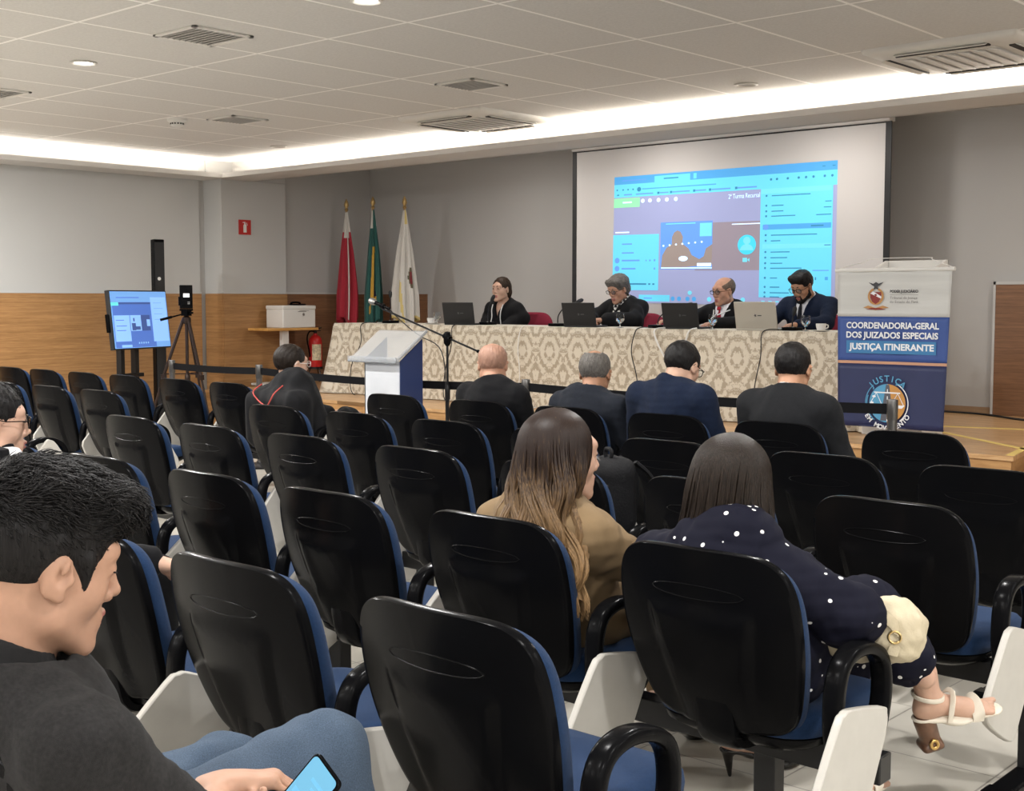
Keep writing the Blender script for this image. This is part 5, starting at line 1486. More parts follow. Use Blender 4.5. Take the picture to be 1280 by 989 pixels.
def joints(head, neck=None, hip=(0, 0, .53), shw=.185, el=None, wr=None, kn=None, an=None, sh_drop=.045, sh_fwd=0.0):
    J = {'hip': np.array(hip, float)}
    hc = head.c
    J['neck'] = np.array(neck, float) if neck is not None else head.w((0, -.045, -.155))
    up = _n(J['neck'] - J['hip'])
    for sd, q in (('L', -1), ('R', 1)):
        J['sh' + sd] = J['neck'] + np.array([q * shw, sh_fwd, 0]) - up * sh_drop
        e = (el or {}).get(sd); J['el' + sd] = np.array(e, float) if e is not None else J['sh' + sd] + np.array([q * .05, .06, -.26])
        w_ = (wr or {}).get(sd); J['wr' + sd] = np.array(w_, float) if w_ is not None else J['el' + sd] + np.array([-q * .10, .21, -.02])
        J['hp' + sd] = J['hip'] + np.array([q * .09, .02, -.01])
        k_ = (kn or {}).get(sd); J['kn' + sd] = np.array(k_, float) if k_ is not None else np.array([q * .12, .44, .50])
        a_ = (an or {}).get(sd); J['an' + sd] = np.array(a_, float) if a_ is not None else np.array([q * .12, .46, .10])
    return J
def shoe(root, an, yaw, m, size=1.0, name='shoe'):
    s = SDF(); T = rotm(yaw, 0, 0); s.frame(np.array([an[0], an[1], max(an[2] - .10, 0)]), T, size)
    s.ell((0, -.015, .045), (.036, .045, .043), k=.01); s.rc((0, .0, .035), (0, .14, .03), .036, .034, k=.03, flat=(0, 0, 1), fx=.85)
    s.ell((0, .165, .028), (.040, .05, .026), k=.03); s.rc((0, -.02, .06), (0, -.022, .10), .034, .036, k=.02)
    s.box((0, .06, .0), (.042, .135, .010), .008, k=.006); s.frame()
    s.plane((0, 0, max(an[2] - .10, 0) + .0), (0, 0, -1), k=.001)
    return sdf_obj(name, s, .007, m, root)
def hair_cap(H, kind='short'):
    s = SDF(); s.frame(H.c, H.R, H.sc)
    s.ell((0, -.019, .035), (.083, .105, .093), k=.01)
    if kind == 'fluffy': s.ell((0, -.03, .05), (.093, .105, .090), k=.02); s.ell((0, -.05, -.01), (.086, .08, .075), k=.02); s.rc((-.05, .05, .085), (.05, .055, .085), .03, k=.03)
    if kind == 'swept': s.rc((-.045, .055, .095), (.04, .06, .098), .028, k=.03); s.ell((0, .0, .085), (.075, .09, .05), k=.02)
    s.ell((0, .118, -.035), (.085, .085, .108), k=.006, op='s')                      # face
    s.box((0, .11, -.12), (.2, .09, .12), .02, k=.006, op='s')
    for q in (-1, 1):
        if kind == 'bald': s.ell((q * .085, .005, -.02), (.03, .030, .045), k=.008, op='s')
        else: s.ell((q * .087, .006, -.012), (.022, .022, .036), k=.008, op='s')
        s.box((q * .09, .045, -.075), (.05, .05, .045), .012, k=.008, op='s')
    nap = -.075 if kind in ('short', 'swept') else (-.07 if kind == 'bald' else -.09)
    s.plane((0, -.05, nap - .008), (0, .42, -1), k=.035)
    if kind == 'bald': s.ell((0, .02, .105), (.072, .105, .072), k=.012, op='s')
    if kind == 'thin': s.ell((0, .0, .125), (.050, .088, .048), k=.02, op='s'); s.ell((0, -.06, .11), (.036, .036, .034), k=.02, op='s')
    s.frame(); return s
def hair_short(root, H, m, kind='short', h=.004, amp=.0022, n_=0, length=.012, thick=.0009, seed=0, name='hair'):
    s = hair_cap(H, kind); V, Q = s.mesh(h); V = smooth_mesh(V, Q, 1)
    N = vnormals(V, Q); L = H.loc(V)
    V = V + N * (amp * (wob(L, 150, seed + 1, aniso=(1, .5, .35)) * .7 + .5 * wob(L, 320, seed + 2, aniso=(1, .5, .3))))[:, None]
    if not n_: return link_mesh(name, V, Q, m, root)
    r_ = np.random.default_rng(seed + 11)
    idx = r_.integers(0, len(V), n_); P = V[idx]; n3 = N[idx]; Ll = H.loc(P)
    keep = np.ones(len(P), bool)
    out = H.R
    d_local = np.stack([Ll[:, 0] * .8 + .25, .35 * np.ones(len(P)), -.7 + 1.2 * np.clip(Ll[:, 2] * 8, -.2, 1)], 1) + r_.normal(0, .35, (len(P), 3))
    dw = d_local @ out.T; dw -= n3 * (dw * n3).sum(1, keepdims=True); dw /= np.linalg.norm(dw, axis=1, keepdims=True) + 1e-9
    T = 5; tt = np.linspace(0, 1, T)[None, :, None]
    ln = (length * (.35 + .65 * np.clip(Ll[:, 2] * 12 + .1, 0, 1)) * r_.uniform(.6, 1.3, len(P)))[:, None, None]
    path = P[:, None, :] + dw[:, None, :] * tt * ln + n3[:, None, :] * (ln * (.45 * np.sin(tt * 2.2)) - .001) + r_.normal(0, .10, (len(P), 1, 3)) * ln * tt ** 2
    return strands_obj(name, path, thick * np.array([1, .95, .8, .55, .15]), m, root, n=3, base=(V, Q), ups=np.cross(dw, n3))
def long_hair(root, H, m, env, zend, th0=55, n_=700, wave=(.0, .0), seed=0, rad=.0035, part=0.0, T=22, ends=.03, rho0=.88, tilt_back=None):
    """env(z) -> rx, ry, cx, cy of the fall of hair at height z under the head centre (person frame)"""
    r_ = np.random.default_rng(seed + 5)
    th = np.radians(r_.uniform(th0, 360 - th0, n_)); rho = r_.uniform(rho0, 1.03, n_)
    ncl = max(9, n_ // 26); cid = (th / (2 * PI) * ncl + r_.normal(0, .25, n_)).astype(int); cth = (cid + .5) / ncl * 2 * PI; cph = np.random.default_rng(seed + 77).uniform(0, 6.28, ncl + 4)[cid % (ncl + 4)]
    ze = zend + r_.uniform(-ends, ends, n_) + .02 * np.sin(th * 5)
    sw = np.zeros((n_, T, 3)); ks = 9
    e = np.array([.088, .107, .096]) * H.sc
    for k in range(T):
        if k < ks:                                                   # over the skull
            ph = R(8) + (R(88) - R(8)) * k / (ks - 1)
            side = np.sign(np.sin(th))
            x = np.sin(ph) * np.sin(th) ; y = np.sin(ph) * np.cos(th); z = np.cos(ph) * np.ones(n_)
            q = np.stack([x * e[0], y * e[1] - .016, z * e[2] + .032], 1) * (rho[:, None] * .06 + .96)
            sw[:, k] = H.c + q @ H.R.T
        else:
            f = (k - ks + 1) / (T - ks)
            z = .03 + (ze - .03) * f
            E_ = np.array([env(zz) for zz in z])
            b_ = f
            x = E_[:, 2] + E_[:, 0] * np.sin(th) * rho; y = E_[:, 3] + E_[:, 1] * np.cos(th) * rho
            tm = th + (cth - th) * .55 * f
            x = E_[:, 2] + E_[:, 0] * np.sin(tm) * rho; y = E_[:, 3] + E_[:, 1] * np.cos(tm) * rho
            wv = wave[0] * np.sin(wave[1] * z + cph) * min(1, f * 3.0)
            wv2 = wave[0] * .8 * np.cos(wave[1] * .9 * z + 1.7 * cph) * min(1, f * 2.0)
            yw_ = H.R @ np.array([0, 1, 0]); hx = _n([H.R[0, 0], H.R[1, 0], 0]); hy = _n([-hx[1], hx[0], 0])
            mixr = max(0, 1 - f * 1.6)
            X = (hx * mixr + np.array([1, 0, 0]) * (1 - mixr)); Y = (hy * mixr + np.array([0, 1, 0]) * (1 - mixr)); X = _n(X); Y = _n(Y)
            sw[:, k] = H.c + np.outer(x + wv, X) + np.outer(y + wv2 * .4, Y) + np.stack([0 * z, 0 * z, z], 1)
    for _ in range(2): sw[:, 1:-1] = sw[:, 1:-1] * .5 + .25 * (sw[:, :-2] + sw[:, 2:])
    radp = rad * np.concatenate([np.linspace(.6, 1, 6), np.ones(T - 12), np.linspace(1, .25, 6)])
    # inner volume so that no light shows between the locks
    NA = 40; ths = np.radians(np.linspace(th0 + 4, 356 - th0, NA)); base = []
    s0 = sw
    rings = []
    order = np.argsort(th)
    V = []; Qf = []
    for k in range(T):
        for a in ths:
            near = order[np.searchsorted(th[order], a).clip(3, n_ - 4)]
            j = np.searchsorted(th[order], a).clip(6, n_ - 7); nb = order[j - 6:j + 6]
            p = sw[nb, k].mean(0); c_ = H.c + np.array([0, 0, p[2] - H.c[2]]) if k < ks else sw[:, k].mean(0) * np.array([1, 1, 0]) + np.array([0, 0, p[2]])
            V.append(c_ + (p - c_) * .95)
    for k in range(T - 1):
        for i in range(NA - 1): Qf.append((k * NA + i, k * NA + i + 1, (k + 1) * NA + i + 1, (k + 1) * NA + i))
    ups = np.stack([np.cos(th), -np.sin(th), 0 * th], 1) @ H.R.T
    return strands_obj('hair', sw, radp, m, root, n=4, base=(np.array(V), np.array(Qf)), ups=ups)
def collar_ring(s, c, rx, ry, r, up, a0=-250, a1=70, h=.012, k=.006, n_=20, rise=.0):
    """a standing band round the neck; angles: 90 = front"""
    up = _n(up); x = _n(np.array([1., 0, 0]) - up * up[0]); y = np.cross(up, x)
    pts = []
    for a in np.linspace(a0, a1, n_):
        pts.append(np.asarray(c) + x * rx * math.cos(R(a)) + y * ry * math.sin(R(a)) + up * rise * (-math.sin(R(a))))
    for p, q in zip(pts[:-1], pts[1:]):
        s.rc(p - up * h, q - up * h, r, r, k=k); s.rc(p, q, r, r, k=k); s.rc(p + up * h, q + up * h, r * .9, r * .9, k=k)
def front_pt(V, x, z, lift=.004):
    d = (V[:, 0] - x) ** 2 + (V[:, 2] - z) ** 2
    ok = d < .022 ** 2
    if not ok.any(): ok = d < .05 ** 2
    i = np.argmax(np.where(ok, V[:, 1], -9)); return (x, V[i, 1] + lift, z)

def person(name_label, loc, rz, head, J, skin, h=.005, jaw=1., nose=1., full=0., female=False, hands=None, legs=True, inner_w=1.0, neck_r=.052, lips=True):
    root = thing('person', name_label, 'person', loc, rz)
    s = SDF()
    torso_prims(s, J, -.022, inner_w); arm_prims(s, J, -.010, inner_w)
    if legs: leg_prims(s, J, -.012)
    head_prims(s, head, jaw, nose, full, neck_r, J['neck'], female)
    for sd in 'LR':
        d = (hands or {}).get(sd, {})
        f = d.get('f', J['wr' + sd] - J['el' + sd]); b = d.get('b', (0, 0, 1))
        hand_prims(s, J['wr' + sd], f, b, 1 if sd == 'R' else -1, **{k: v for k, v in d.items() if k not in 'fb'})
    s.ell(J['anL'] if legs else J['hip'], (.03, .03, .03)); s.ell(J['anR'] if legs else J['hip'], (.03, .03, .03))
    V, Q = s.mesh(h); V = smooth_mesh(V, Q, 1, .4)
    link_mesh('body', V, Q, [skin, M['lip'] if lips else skin], root, lip_index(head)(V[Q].mean(1)))
    return root
def neck_hole(s, J, head, r=.062, up_=.16, k=.012):
    N = J['neck']; u = _n(head.c - N)
    s.rc(N - u * .03, N + u * up_, r, r + .03, k=k, op='s')
def suit_jacket(root, J, head, m, shirt=None, tie=None, w=1.0, h=.0085, belly=0., crease=.005, cut=.012, name='jacket', open_v=True, seed=0, g=.012, collar=True):
    s = SDF(); torso_prims(s, J, g, w, belly); arm_prims(s, J, g, w, .004, cut)
    neck_hole(s, J, head, .058)
    N = J['neck']; up = _n(head.c - N + np.array([0, -.02, .02]))
    if collar: collar_ring(s, N + up * .012 + np.array([0, -.004, 0]), .072, .070, .010, up, -235, 55, .016, rise=.012)
    if open_v:
        f0 = J['hip'] + (N - J['hip']) * .45
        a = f0 + np.array([0, .12, 0]); 
        s.fn(lambda P, N=N, f0=f0: _wedge(P, N, f0), k=.006, op='s', lo=np.array([-.09, N[1] - .02, f0[2]]), hi=np.array([.09, N[1] + .3, N[2] + .06]))
    s.plane(J['hip'] - np.array([0, 0, .105]), (0, 0, -1), k=.01)
    V, Q = s.mesh(h); V = smooth_mesh(V, Q, 1)
    n_ = vnormals(V, Q); V = V + n_ * (crease * (wob(V, 26, seed, aniso=(1, 1, .55)) * .8 + .4 * wob(V, 60, seed + 3, aniso=(.6, 1, 1))))[:, None]
    o = link_mesh(name, V, Q, m, root)
    if shirt is not None:
        s2 = SDF(); collar_ring(s2, N + up * .026, .060, .059, .006, up, -250, 70, .014, rise=.016)
        torso_prims(s2, J, g - .010, w, belly)
        def keep(P): return np.maximum(_wedge(P, N, J['hip'] + (N - J['hip']) * .42) - .012, -9)
        c_ = SDF(); torso_prims(c_, J, g - .009, w, belly); c_.fn(lambda P: _wedge(P, N, J['hip'] + (N - J['hip']) * .42) - .012, k=.003, op='i')
        neck_hole(c_, J, head, .050, k=.004)
        if open_v:
            Vs, Qs = c_.mesh(.008)
        s3 = SDF(); collar_ring(s3, N + up * .024, .060, .059, .005, up, -250, 70, .012, rise=.014)
        Vc, Qc = s3.mesh(.0045)
        if open_v and len(Vs): Vc, Qc = np.concatenate([Vc, Vs]), np.concatenate([Qc, Qs + len(Vc)])
        link_mesh('shirt', Vc, Qc, shirt, root)
        if tie is not None:
            zt_ = N[2] - .012; zb_ = (J['hip'] + (N - J['hip']) * .40)[2]; mb = MB(); rings = []
            for k_ in range(10):
                z = zt_ + (zb_ - zt_) * k_ / 9; hw = .013 if k_ == 0 else (.010 if k_ == 1 else .014 + .018 * k_ / 9)
                y = front_pt(Vs, 0, z, .008)[1]
                rings.append([(-hw, y - .006, z), (-hw * .5, y + .002, z), (0, y + .005, z), (hw * .5, y + .002, z), (hw, y - .006, z), (0, y - .012, z)])
            y0 = rings[0][2][1]
            mb.loft(rings); mb.box((0, y0 + .004, zt_ + .004), (.032, .022, .030), rot=(.3, 0, 0))
            mb.build('tie', tie, root, fix=True, bevel=.003)
    return V
def _wedge(P, N, f0):
    """inside of the V opening of a jacket front (negative inside)"""
    t = (P[..., 2] - f0[2]) / (N[2] - f0[2] + 1e-6)
    hw = np.clip(t, 0, 1.3) * .062
    d = np.abs(P[..., 0]) - hw
    return np.maximum(np.maximum(d * .9, N[1] + .015 - P[..., 1]), (f0[2] - P[..., 2]))
def trousers(root, J, m, h=.010, g=.012, w=1.0, name='trousers', crease=.004, seed=4):
    s = SDF(); s.ell(J['hip'] + np.array([0, .01, 0]), (.175, .13, .11), k=.03); leg_prims(s, J, g, w)
    for sd in 'LR': s.plane(J['an' + sd] - np.array([0, 0, .03]), (0, 0, -1), k=.004) if sd == 'L' else None
    V, Q = s.mesh(h); V = smooth_mesh(V, Q, 1); V = V + vnormals(V, Q) * (crease * wob(V, 34, seed))[:, None]
    return link_mesh(name, V, Q, m, root)

K_ = {}
K_['black'] = cloth_mat('black', (.005, .005, .006, 1)); K_['navy'] = cloth_mat('navy', (.007, .0125, .030, 1)); K_['charcoal'] = cloth_mat('charcoal', (.0115, .012, .0135, 1)); K_['slate'] = cloth_mat('slate', (.013, .0155, .022, 1))
K_['shirt'] = cloth_mat('shirt', (.70, .70, .72, 1), var=.03); K_['shirt_blue'] = cloth_mat('shirt_blue', (.20, .24, .32, 1), var=.03); K_['red_tie'] = cloth_mat('red_tie', (.32, .02, .03, 1), .5); K_['black_tie'] = cloth_mat('black_tie', (.010, .010, .014, 1), .5)
K_['polo'] = cloth_mat('polo', (.021, .020, .020, 1), .9, .4, 900, .25, 160); K_['jeans'] = cloth_mat('jeans', (.058, .084, .125, 1), .9, .5, 1100, .30, 500); K_['tan'] = cloth_mat('tan', (.19, .128, .068, 1), .75, .2, 700, .08, 20)
K_['robe'] = cloth_mat('robe', (.006, .006, .007, 1), .75, .2)
K_['robe_cord'] = mat('robe_cord', (.42, .05, .04, 1), .6); K_['white_cord'] = mat('white_cord', (.72, .72, .70, 1), .6)
SH = mat('shoe_leather', (.010, .009, .009, 1), .3)
HM = {'black': hair_mat('black', (.010, .009, .009, 1)), 'dark': hair_mat('dark', (.018, .013, .010, 1)), 'grey': hair_mat('grey', (.115, .105, .095, 1)), 'brown': hair_mat('brown', (.030, .017, .010, 1)), 'stub': hair_mat('stub', (.14, .10, .075, 1), .6), 'shaved': mat('hair_shaved', (.36, .20, .14, 1), .5, var=.12, vscale=60)}
SK = {'pale': skin_mat('pale', (.50, .31, .225, 1)), 'tan': skin_mat('tan', (.43, .23, .14, 1)), 'mid': skin_mat('mid', (.36, .19, .115, 1)), 'rosy': skin_mat('rosy', (.50, .27, .18, 1))}
def cx(k): return CHAIRS[k].location.x
def cy(k): return CHAIRS[k].location.y

# ---------------------------------------------------------------- front row, seen from behind
def front_row(key, label, hx, hz, yaw, pitch, jm, hairkind, hairm, skin, shirt, w=1.0, seed=0, roll=0, hy=.03, glass=False, dx=0., shw=.19, full=0., rx=None):
    rootx = cx(key) + dx if rx is None else rx
    Hd = Head((hx - rootx, hy, hz), yaw, pitch, roll, 1.03)
    J = joints(Hd, shw=shw, hip=(0, 0, .53), neck=Hd.w((0, -.045, -.165)) + np.array([0, -.005, .025]))
    for sd, q in (('L', -1), ('R', 1)):
        J['el' + sd] = J['sh' + sd] + np.array([q * .055, .07, -.25]); J['wr' + sd] = np.array([q * .09, .34, .60])
    root = person(label, (rootx, cy(key) + .24, 0), 0, Hd, J, skin, full=full, hands={'L': {'b': (0, 0, 1)}, 'R': {'b': (0, 0, 1)}}, h=.006)
    suit_jacket(root, J, Hd, jm, shirt, None, w, seed=seed, open_v=False)
    trousers(root, J, jm)
    shoe(root, J['anL'], 6, SH); shoe(root, J['anR'], -6, SH)
    if hairkind: hair_short(root, Hd, hairm, hairkind, seed=seed, h=.0045)
    face_parts(root, Hd, hairm)
    if glass: glasses(root, Hd, M['black_plastic'])
    return root, J, Hd
front_row('5e', 'bald man in a black suit seated in the front row, seen from behind', -5.06, 1.02, 38, -14, K_['black'], 'bald', HM['shaved'], SK['rosy'], None, 1.06, 1, full=.004)
front_row('5d', 'man with grey hair and a bald crown in a dark suit, front row', -4.30, .998, 22, -16, K_['slate'], 'thin', HM['grey'], SK['mid'], K_['shirt'], 1.0, 2)
front_row('5c', 'dark haired man with glasses in a blue suit, front row, head bowed', -3.73, 1.055, -2, -26, K_['navy'], 'short', HM['black'], SK['pale'], None, 1.06, 3, glass=True)
front_row('5b', 'man with cropped black hair in a dark suit beside the banner, front row', -3.09, 1.065, 12, -14, K_['charcoal'], 'short', HM['black'], SK['tan'], K_['shirt'], 1.10, 4)

# robed man with the red cord
key = '5g'; rx_ = -6.80
Hd = Head((-.125, .03, .960), -10, -4, 0, 1.10); J = joints(Hd, shw=.20, neck=Hd.w((0, -.045, -.160)) + np.array([.06, -.03, .0]))
for sd, q in (('L', -1), ('R', 1)): J['el' + sd] = J['sh' + sd] + np.array([q * .09, .06, -.24]); J['wr' + sd] = np.array([q * .11, .34, .60])
root = person('robed man with glasses and a red cord on his back, left of the lectern', (rx_, cy(key) + .24, 0), 0, Hd, J, SK['pale'], h=.006)
s = SDF(); torso_prims(s, J, .022, 1.05); arm_prims(s, J, .02, 1.0, .03, .03)
s.rc(J['hip'] + np.array([0, -.06, .02]), J['hip'] + np.array([0, -.04, .25]), .17, .16, k=.06, flat=(0, 1, 0), fx=.75)
s.box((0, -.185, .60), (.275, .105, .205), .09, k=.06)
neck_hole(s, J, Hd, .064); s.plane((0, 0, .40), (0, 0, -1), k=.01)
V, Q = s.mesh(.009); V = smooth_mesh(V, Q, 1); V = V + vnormals(V, Q) * (.008 * wob(V, 30, 2, aniso=(1, 1, .3)))[:, None]
link_mesh('robe', V, Q, K_['robe'], root)
def back_pt(V, x, z, lift=.005):
    d = (V[:, 0] - x) ** 2 + (V[:, 2] - z) ** 2; ok = d < .025 ** 2
    i = np.argmin(np.where(ok, V[:, 1], 9)); return (x, V[i, 1] - lift, z)
N = J['neck']
cd = MB()
for q in (-1, 1): cd.tube(catmull([back_pt(V, N[0] + .03 + q * .115, .835), back_pt(V, N[0] + .04 + q * .11, .79), back_pt(V, N[0] + .06 + q * .075, .745), back_pt(V, N[0] + .08 + q * .03, .715), back_pt(V, N[0] + .09, .705)], 5, False), .0045, 6)
cd.build('red_cord', K_['robe_cord'], root)
s = SDF(); up = _n(Hd.c - N + np.array([0, -.02, .02])); collar_ring(s, N + up * .028, .064, .063, .009, up, -240, 60, .020, rise=.016)
sdf_obj('shirt_collar', s, .005, K_['shirt_blue'], root)
trousers(root, J, K_['black']); shoe(root, J['anL'], 6, SH); shoe(root, J['anR'], -6, SH)
hair_short(root, Hd, HM['dark'], 'short', seed=6, h=.0045); face_parts(root, Hd, HM['dark']); glasses(root, Hd, M['white_plastic'])

# ---------------------------------------------------------------- the panel on the stage
def judge(label, hx, hz, yaw, pitch, skin, roll=0, w=1.0, hands=None, shw=.185, jaw=1., female=False, hy=.10, full=0., rooty=9.86, el=None, wr=None, rootx=None):
    rx = hx if rootx is None else rootx
    Hd = Head((-(hx - rx), hy, hz - ST), yaw, pitch, roll, 1.03)
    J = joints(Hd, shw=shw, hip=(0, 0, .56), neck=Hd.w((0, -.045, -.15)))
    for sd, q in (('L', -1), ('R', 1)):
        J['el' + sd] = np.array([q * .27, .17, .80]) if not el else np.array(el[sd]); J['wr' + sd] = np.array([q * .13, .40, .785]) if not wr else np.array(wr[sd])
    root = person(label, (rx, rooty, ST), PI, Hd, J, skin, jaw=jaw, female=female, hands=hands, h=.0055, full=full)
    return root, Hd, J
def robe(root, J, Hd, cord=True, w=1.0, vdepth=.10, seed=0):
    s = SDF(); torso_prims(s, J, .018, w); arm_prims(s, J, .016, 1.0, .028, .05)
    neck_hole(s, J, Hd, .060)
    N = J['neck']; f0 = N - np.array([0, 0, vdepth + .02])
    if vdepth: s.fn(lambda P: _wedge(P, N, f0), k=.006, op='s', lo=np.array([N[0] - .09, N[1] - .02, f0[2]]), hi=np.array([N[0] + .09, N[1] + .3, N[2] + .06]))
    s.plane((0, 0, .46), (0, 0, -1), k=.01)
    V, Q = s.mesh(.009); V = smooth_mesh(V, Q, 1); V = V + vnormals(V, Q) * (.007 * wob(V, 30, seed, aniso=(1, 1, .35)))[:, None]
    link_mesh('robe', V, Q, K_['robe'], root)
    if cord:
        mb = MB()
        for q in (-1, 1):
            mb.tube(catmull([front_pt(V, N[0] + q * .070, N[2] + .0), front_pt(V, N[0] + q * .068, N[2] - .06), front_pt(V, N[0] + q * .062, N[2] - .13), front_pt(V, N[0] + q * .060, N[2] - .20), front_pt(V, N[0] + q * .058, N[2] - .26)], 4, False), .005, 6)
        mb.build('white_cord', K_['white_cord'], root)
    return V
# dark haired judge
root, Hd, J = judge('woman in a black robe with tied back dark hair, leftmost at the panel table', -8.86, 1.505, 4, -2, SK['pale'], female=True, shw=.165, jaw=.9, el={'L': (-.23, .03, .80), 'R': (.23, .03, .80)}, wr={'L': (-.12, .20, .68), 'R': (.12, .20, .68)})
Vr = robe(root, J, Hd, True, .94, .12, 1)
s = hair_cap(Hd, 'short'); s.frame(Hd.c, Hd.R, Hd.sc); s.ell((0, .112, -.012), (.072, .085, .108), k=.008, op='s'); s.ell((0, -.055, -.02), (.075, .065, .08), k=.02); s.rc((0, -.075, -.03), (.01, -.06, -.13), .055, .04, k=.03); s.frame()
sdf_obj('hair', s, .0055, HM['brown'], root, crease=lambda V: .003 * wob(V, 130, 2, aniso=(1, 1, .4)))
face_parts(root, Hd, HM['brown'])
# grey haired judge
root, Hd, J = judge('woman in a black robe with short grey hair, glasses and a checkered scarf', -7.36, 1.50, -6, -22, SK['rosy'], female=True, shw=.18, wr={'L': (-.07, .42, .80), 'R': (.08, .42, .80)}, el={'L': (-.25, .18, .80), 'R': (.25, .18, .80)}, hands={'L': {'f': (.7, .6, .05)}, 'R': {'f': (-.7, .6, .05)}})
robe(root, J, Hd, False, 1.05, .06, 2)
hair_short(root, Hd, HM['grey'], 'fluffy', seed=9, h=.005, amp=.004); face_parts(root, Hd, HM['grey']); glasses(root, Hd, M['black_metal'])
m, n, l, b = nt('checked_scarf'); tc = n.new('ShaderNodeTexCoord'); ck = n.new('ShaderNodeTexChecker'); ck.inputs['Scale'].default_value = 36; ck.inputs['Color1'].default_value = (.01, .01, .012, 1); ck.inputs['Color2'].default_value = (.72, .70, .66, 1)
l.new(tc.outputs['Object'], ck.inputs['Vector']); l.new(ck.outputs['Color'], b.inputs['Base Color']); b.inputs['Roughness'].default_value = .8
s = SDF(); N = J['neck']; up = _n(Hd.c - N); collar_ring(s, N + up * .035 + np.array([0, .012, 0]), .066, .066, .014, up, 0, 360, .016, rise=.02)
for q in (-1, 1): s.rc(N + np.array([q * .045, .075, .02]), N + np.array([q * .025, .125, -.10]), .020, .028, k=.015)
sdf_obj('scarf', s, .006, m, root)
# bald judge with the red tie
root, Hd, J = judge('bald man in a black robe with glasses and a red tie at the panel table', -6.19, 1.475, -14, -10, SK['rosy'], w=1.08, shw=.195, full=.004, el={'L': (-.30, .15, .80), 'R': (.31, .20, .80)}, wr={'L': (-.12, .40, .785), 'R': (.34, .44, .80)}, hands={'R': {'f': (.3, .9, .0)}})
suit_jacket(root, J, Hd, K_['robe'], K_['shirt'], K_['red_tie'], 1.08, g=.016, name='robe', crease=.006, seed=5, collar=False)
N = J['neck']; Vt = np.array([v.co for v in [o for o in root.children if o.name.startswith('robe')][0].data.vertices])
mb = MB()
for q in (-1, 1): mb.tube(catmull([front_pt(Vt, N[0] + q * .082, N[2] - .02), front_pt(Vt, N[0] + q * .078, N[2] - .09), front_pt(Vt, N[0] + q * .072, N[2] - .17), front_pt(Vt, N[0] + q * .068, N[2] - .25)], 5, False), .0055, 6)
mb.build('white_cord', K_['white_cord'], root)
hair_short(root, Hd, HM['stub'], 'bald', seed=3, h=.005); face_parts(root, Hd, HM['dark']); glasses(root, Hd, M['black_plastic'])
# bearded man
root, Hd, J = judge('young bearded man with glasses in a dark suit and tie, rightmost at the panel table', -5.41, 1.515, -6, -28, SK['tan'], shw=.20, w=1.0)
suit_jacket(root, J, Hd, K_['navy'], K_['shirt'], K_['black_tie'], 1.06, seed=6, crease=.004)
hair_short(root, Hd, HM['black'], 'swept', seed=4, h=.005); face_parts(root, Hd, HM['black']); glasses(root, Hd, M['black_plastic'])
s = SDF(); s.frame(Hd.c, Hd.R, Hd.sc)
for q in (-1, 1): s.rc((q * .060, .018, -.03), (q * .050, .020, -.066), .014, .022, k=.02); s.rc((q * .050, .020, -.066), (q * .018, .074, -.10), .024, .020, k=.02); s.rc((q * .022, .088, -.05), (q * .024, .086, -.085), .006, .010, k=.01)
s.ell((0, .078, -.10), (.026, .020, .018), k=.015); s.rc((-.02, .094, -.049), (.02, .094, -.049), .0055, k=.006); s.ell((0, .105, -.064), (.024, .012, .011), k=.004, op='s'); s.frame()
sdf_obj('beard', s, .0045, HM['black'], root, crease=lambda V: .0015 * wob(V, 200, 3))
# ---------------------------------------------------------------- woman with long wavy hair
key = '2b'; root_x = cx(key) + .02
M['ombre'] = None
def ombre(nm, top, bot, z0, z1):
    m, n, l, b = nt(nm); tc = n.new('ShaderNodeTexCoord'); sp = n.new('ShaderNodeSeparateXYZ'); l.new(tc.outputs['Object'], sp.inputs[0])
    t = n.new('ShaderNodeTexNoise'); t.inputs['Scale'].default_value = 3; t.inputs['Detail'].default_value = 3
    mp = n.new('ShaderNodeMapping'); mp.inputs['Scale'].default_value = (70, 70, 5); l.new(tc.outputs['Object'], mp.inputs[0]); l.new(mp.outputs[0], t.inputs['Vector'])
    mr = n.new('ShaderNodeMapRange'); mr.inputs[1].default_value = z0; mr.inputs[2].default_value = z1; l.new(sp.outputs[2], mr.inputs[0])
    ad = n.new('ShaderNodeMath'); ad.operation = 'MULTIPLY_ADD'; ad.inputs[1].default_value = .9; ad.inputs[2].default_value = -.45; l.new(t.outputs[0], ad.inputs[0])
    a2 = n.new('ShaderNodeMath'); a2.operation = 'ADD'; a2.use_clamp = True; l.new(mr.outputs[0], a2.inputs[0]); l.new(ad.outputs[0], a2.inputs[1])
    rp = n.new('ShaderNodeValToRGB'); rp.color_ramp.elements[0].color = bot; rp.color_ramp.elements[1].color = top; rp.color_ramp.elements[0].position = .1; rp.color_ramp.elements[1].position = .9
    l.new(a2.outputs[0], rp.inputs[0]); l.new(rp.outputs[0], b.inputs['Base Color']); b.inputs['Roughness'].default_value = .45; b.inputs['Specular IOR Level'].default_value = .22
    return m
Hd = Head((.040, -.06, .970), -26, -4, 0, 1.02)
J = joints(Hd, shw=.165, hip=(0, .0, .53), el={'R': (.255, .10, .625), 'L': (-.235, .09, .625)}, wr={'R': (.16, .33, .60), 'L': (-.12, .33, .60)}, kn={'R': (.10, .44, .51), 'L': (-.07, .45, .51)}, an={'R': (.32, .43, .17), 'L': (.02, .47, .17)}, sh_drop=.05)
root = person('woman with long wavy brown hair in a tan blazer, seen from behind', (root_x, cy(key) + .335, 0), 0, Hd, J, SK['pale'], h=.0045, jaw=.88, female=True, neck_r=.045, hands={'L': {'b': (0, .2, 1)}, 'R': {'b': (0, .2, 1)}}, lips=True)
suit_jacket(root, J, Hd, K_['tan'], None, None, .92, .007, crease=.007, seed=3, name='blazer')
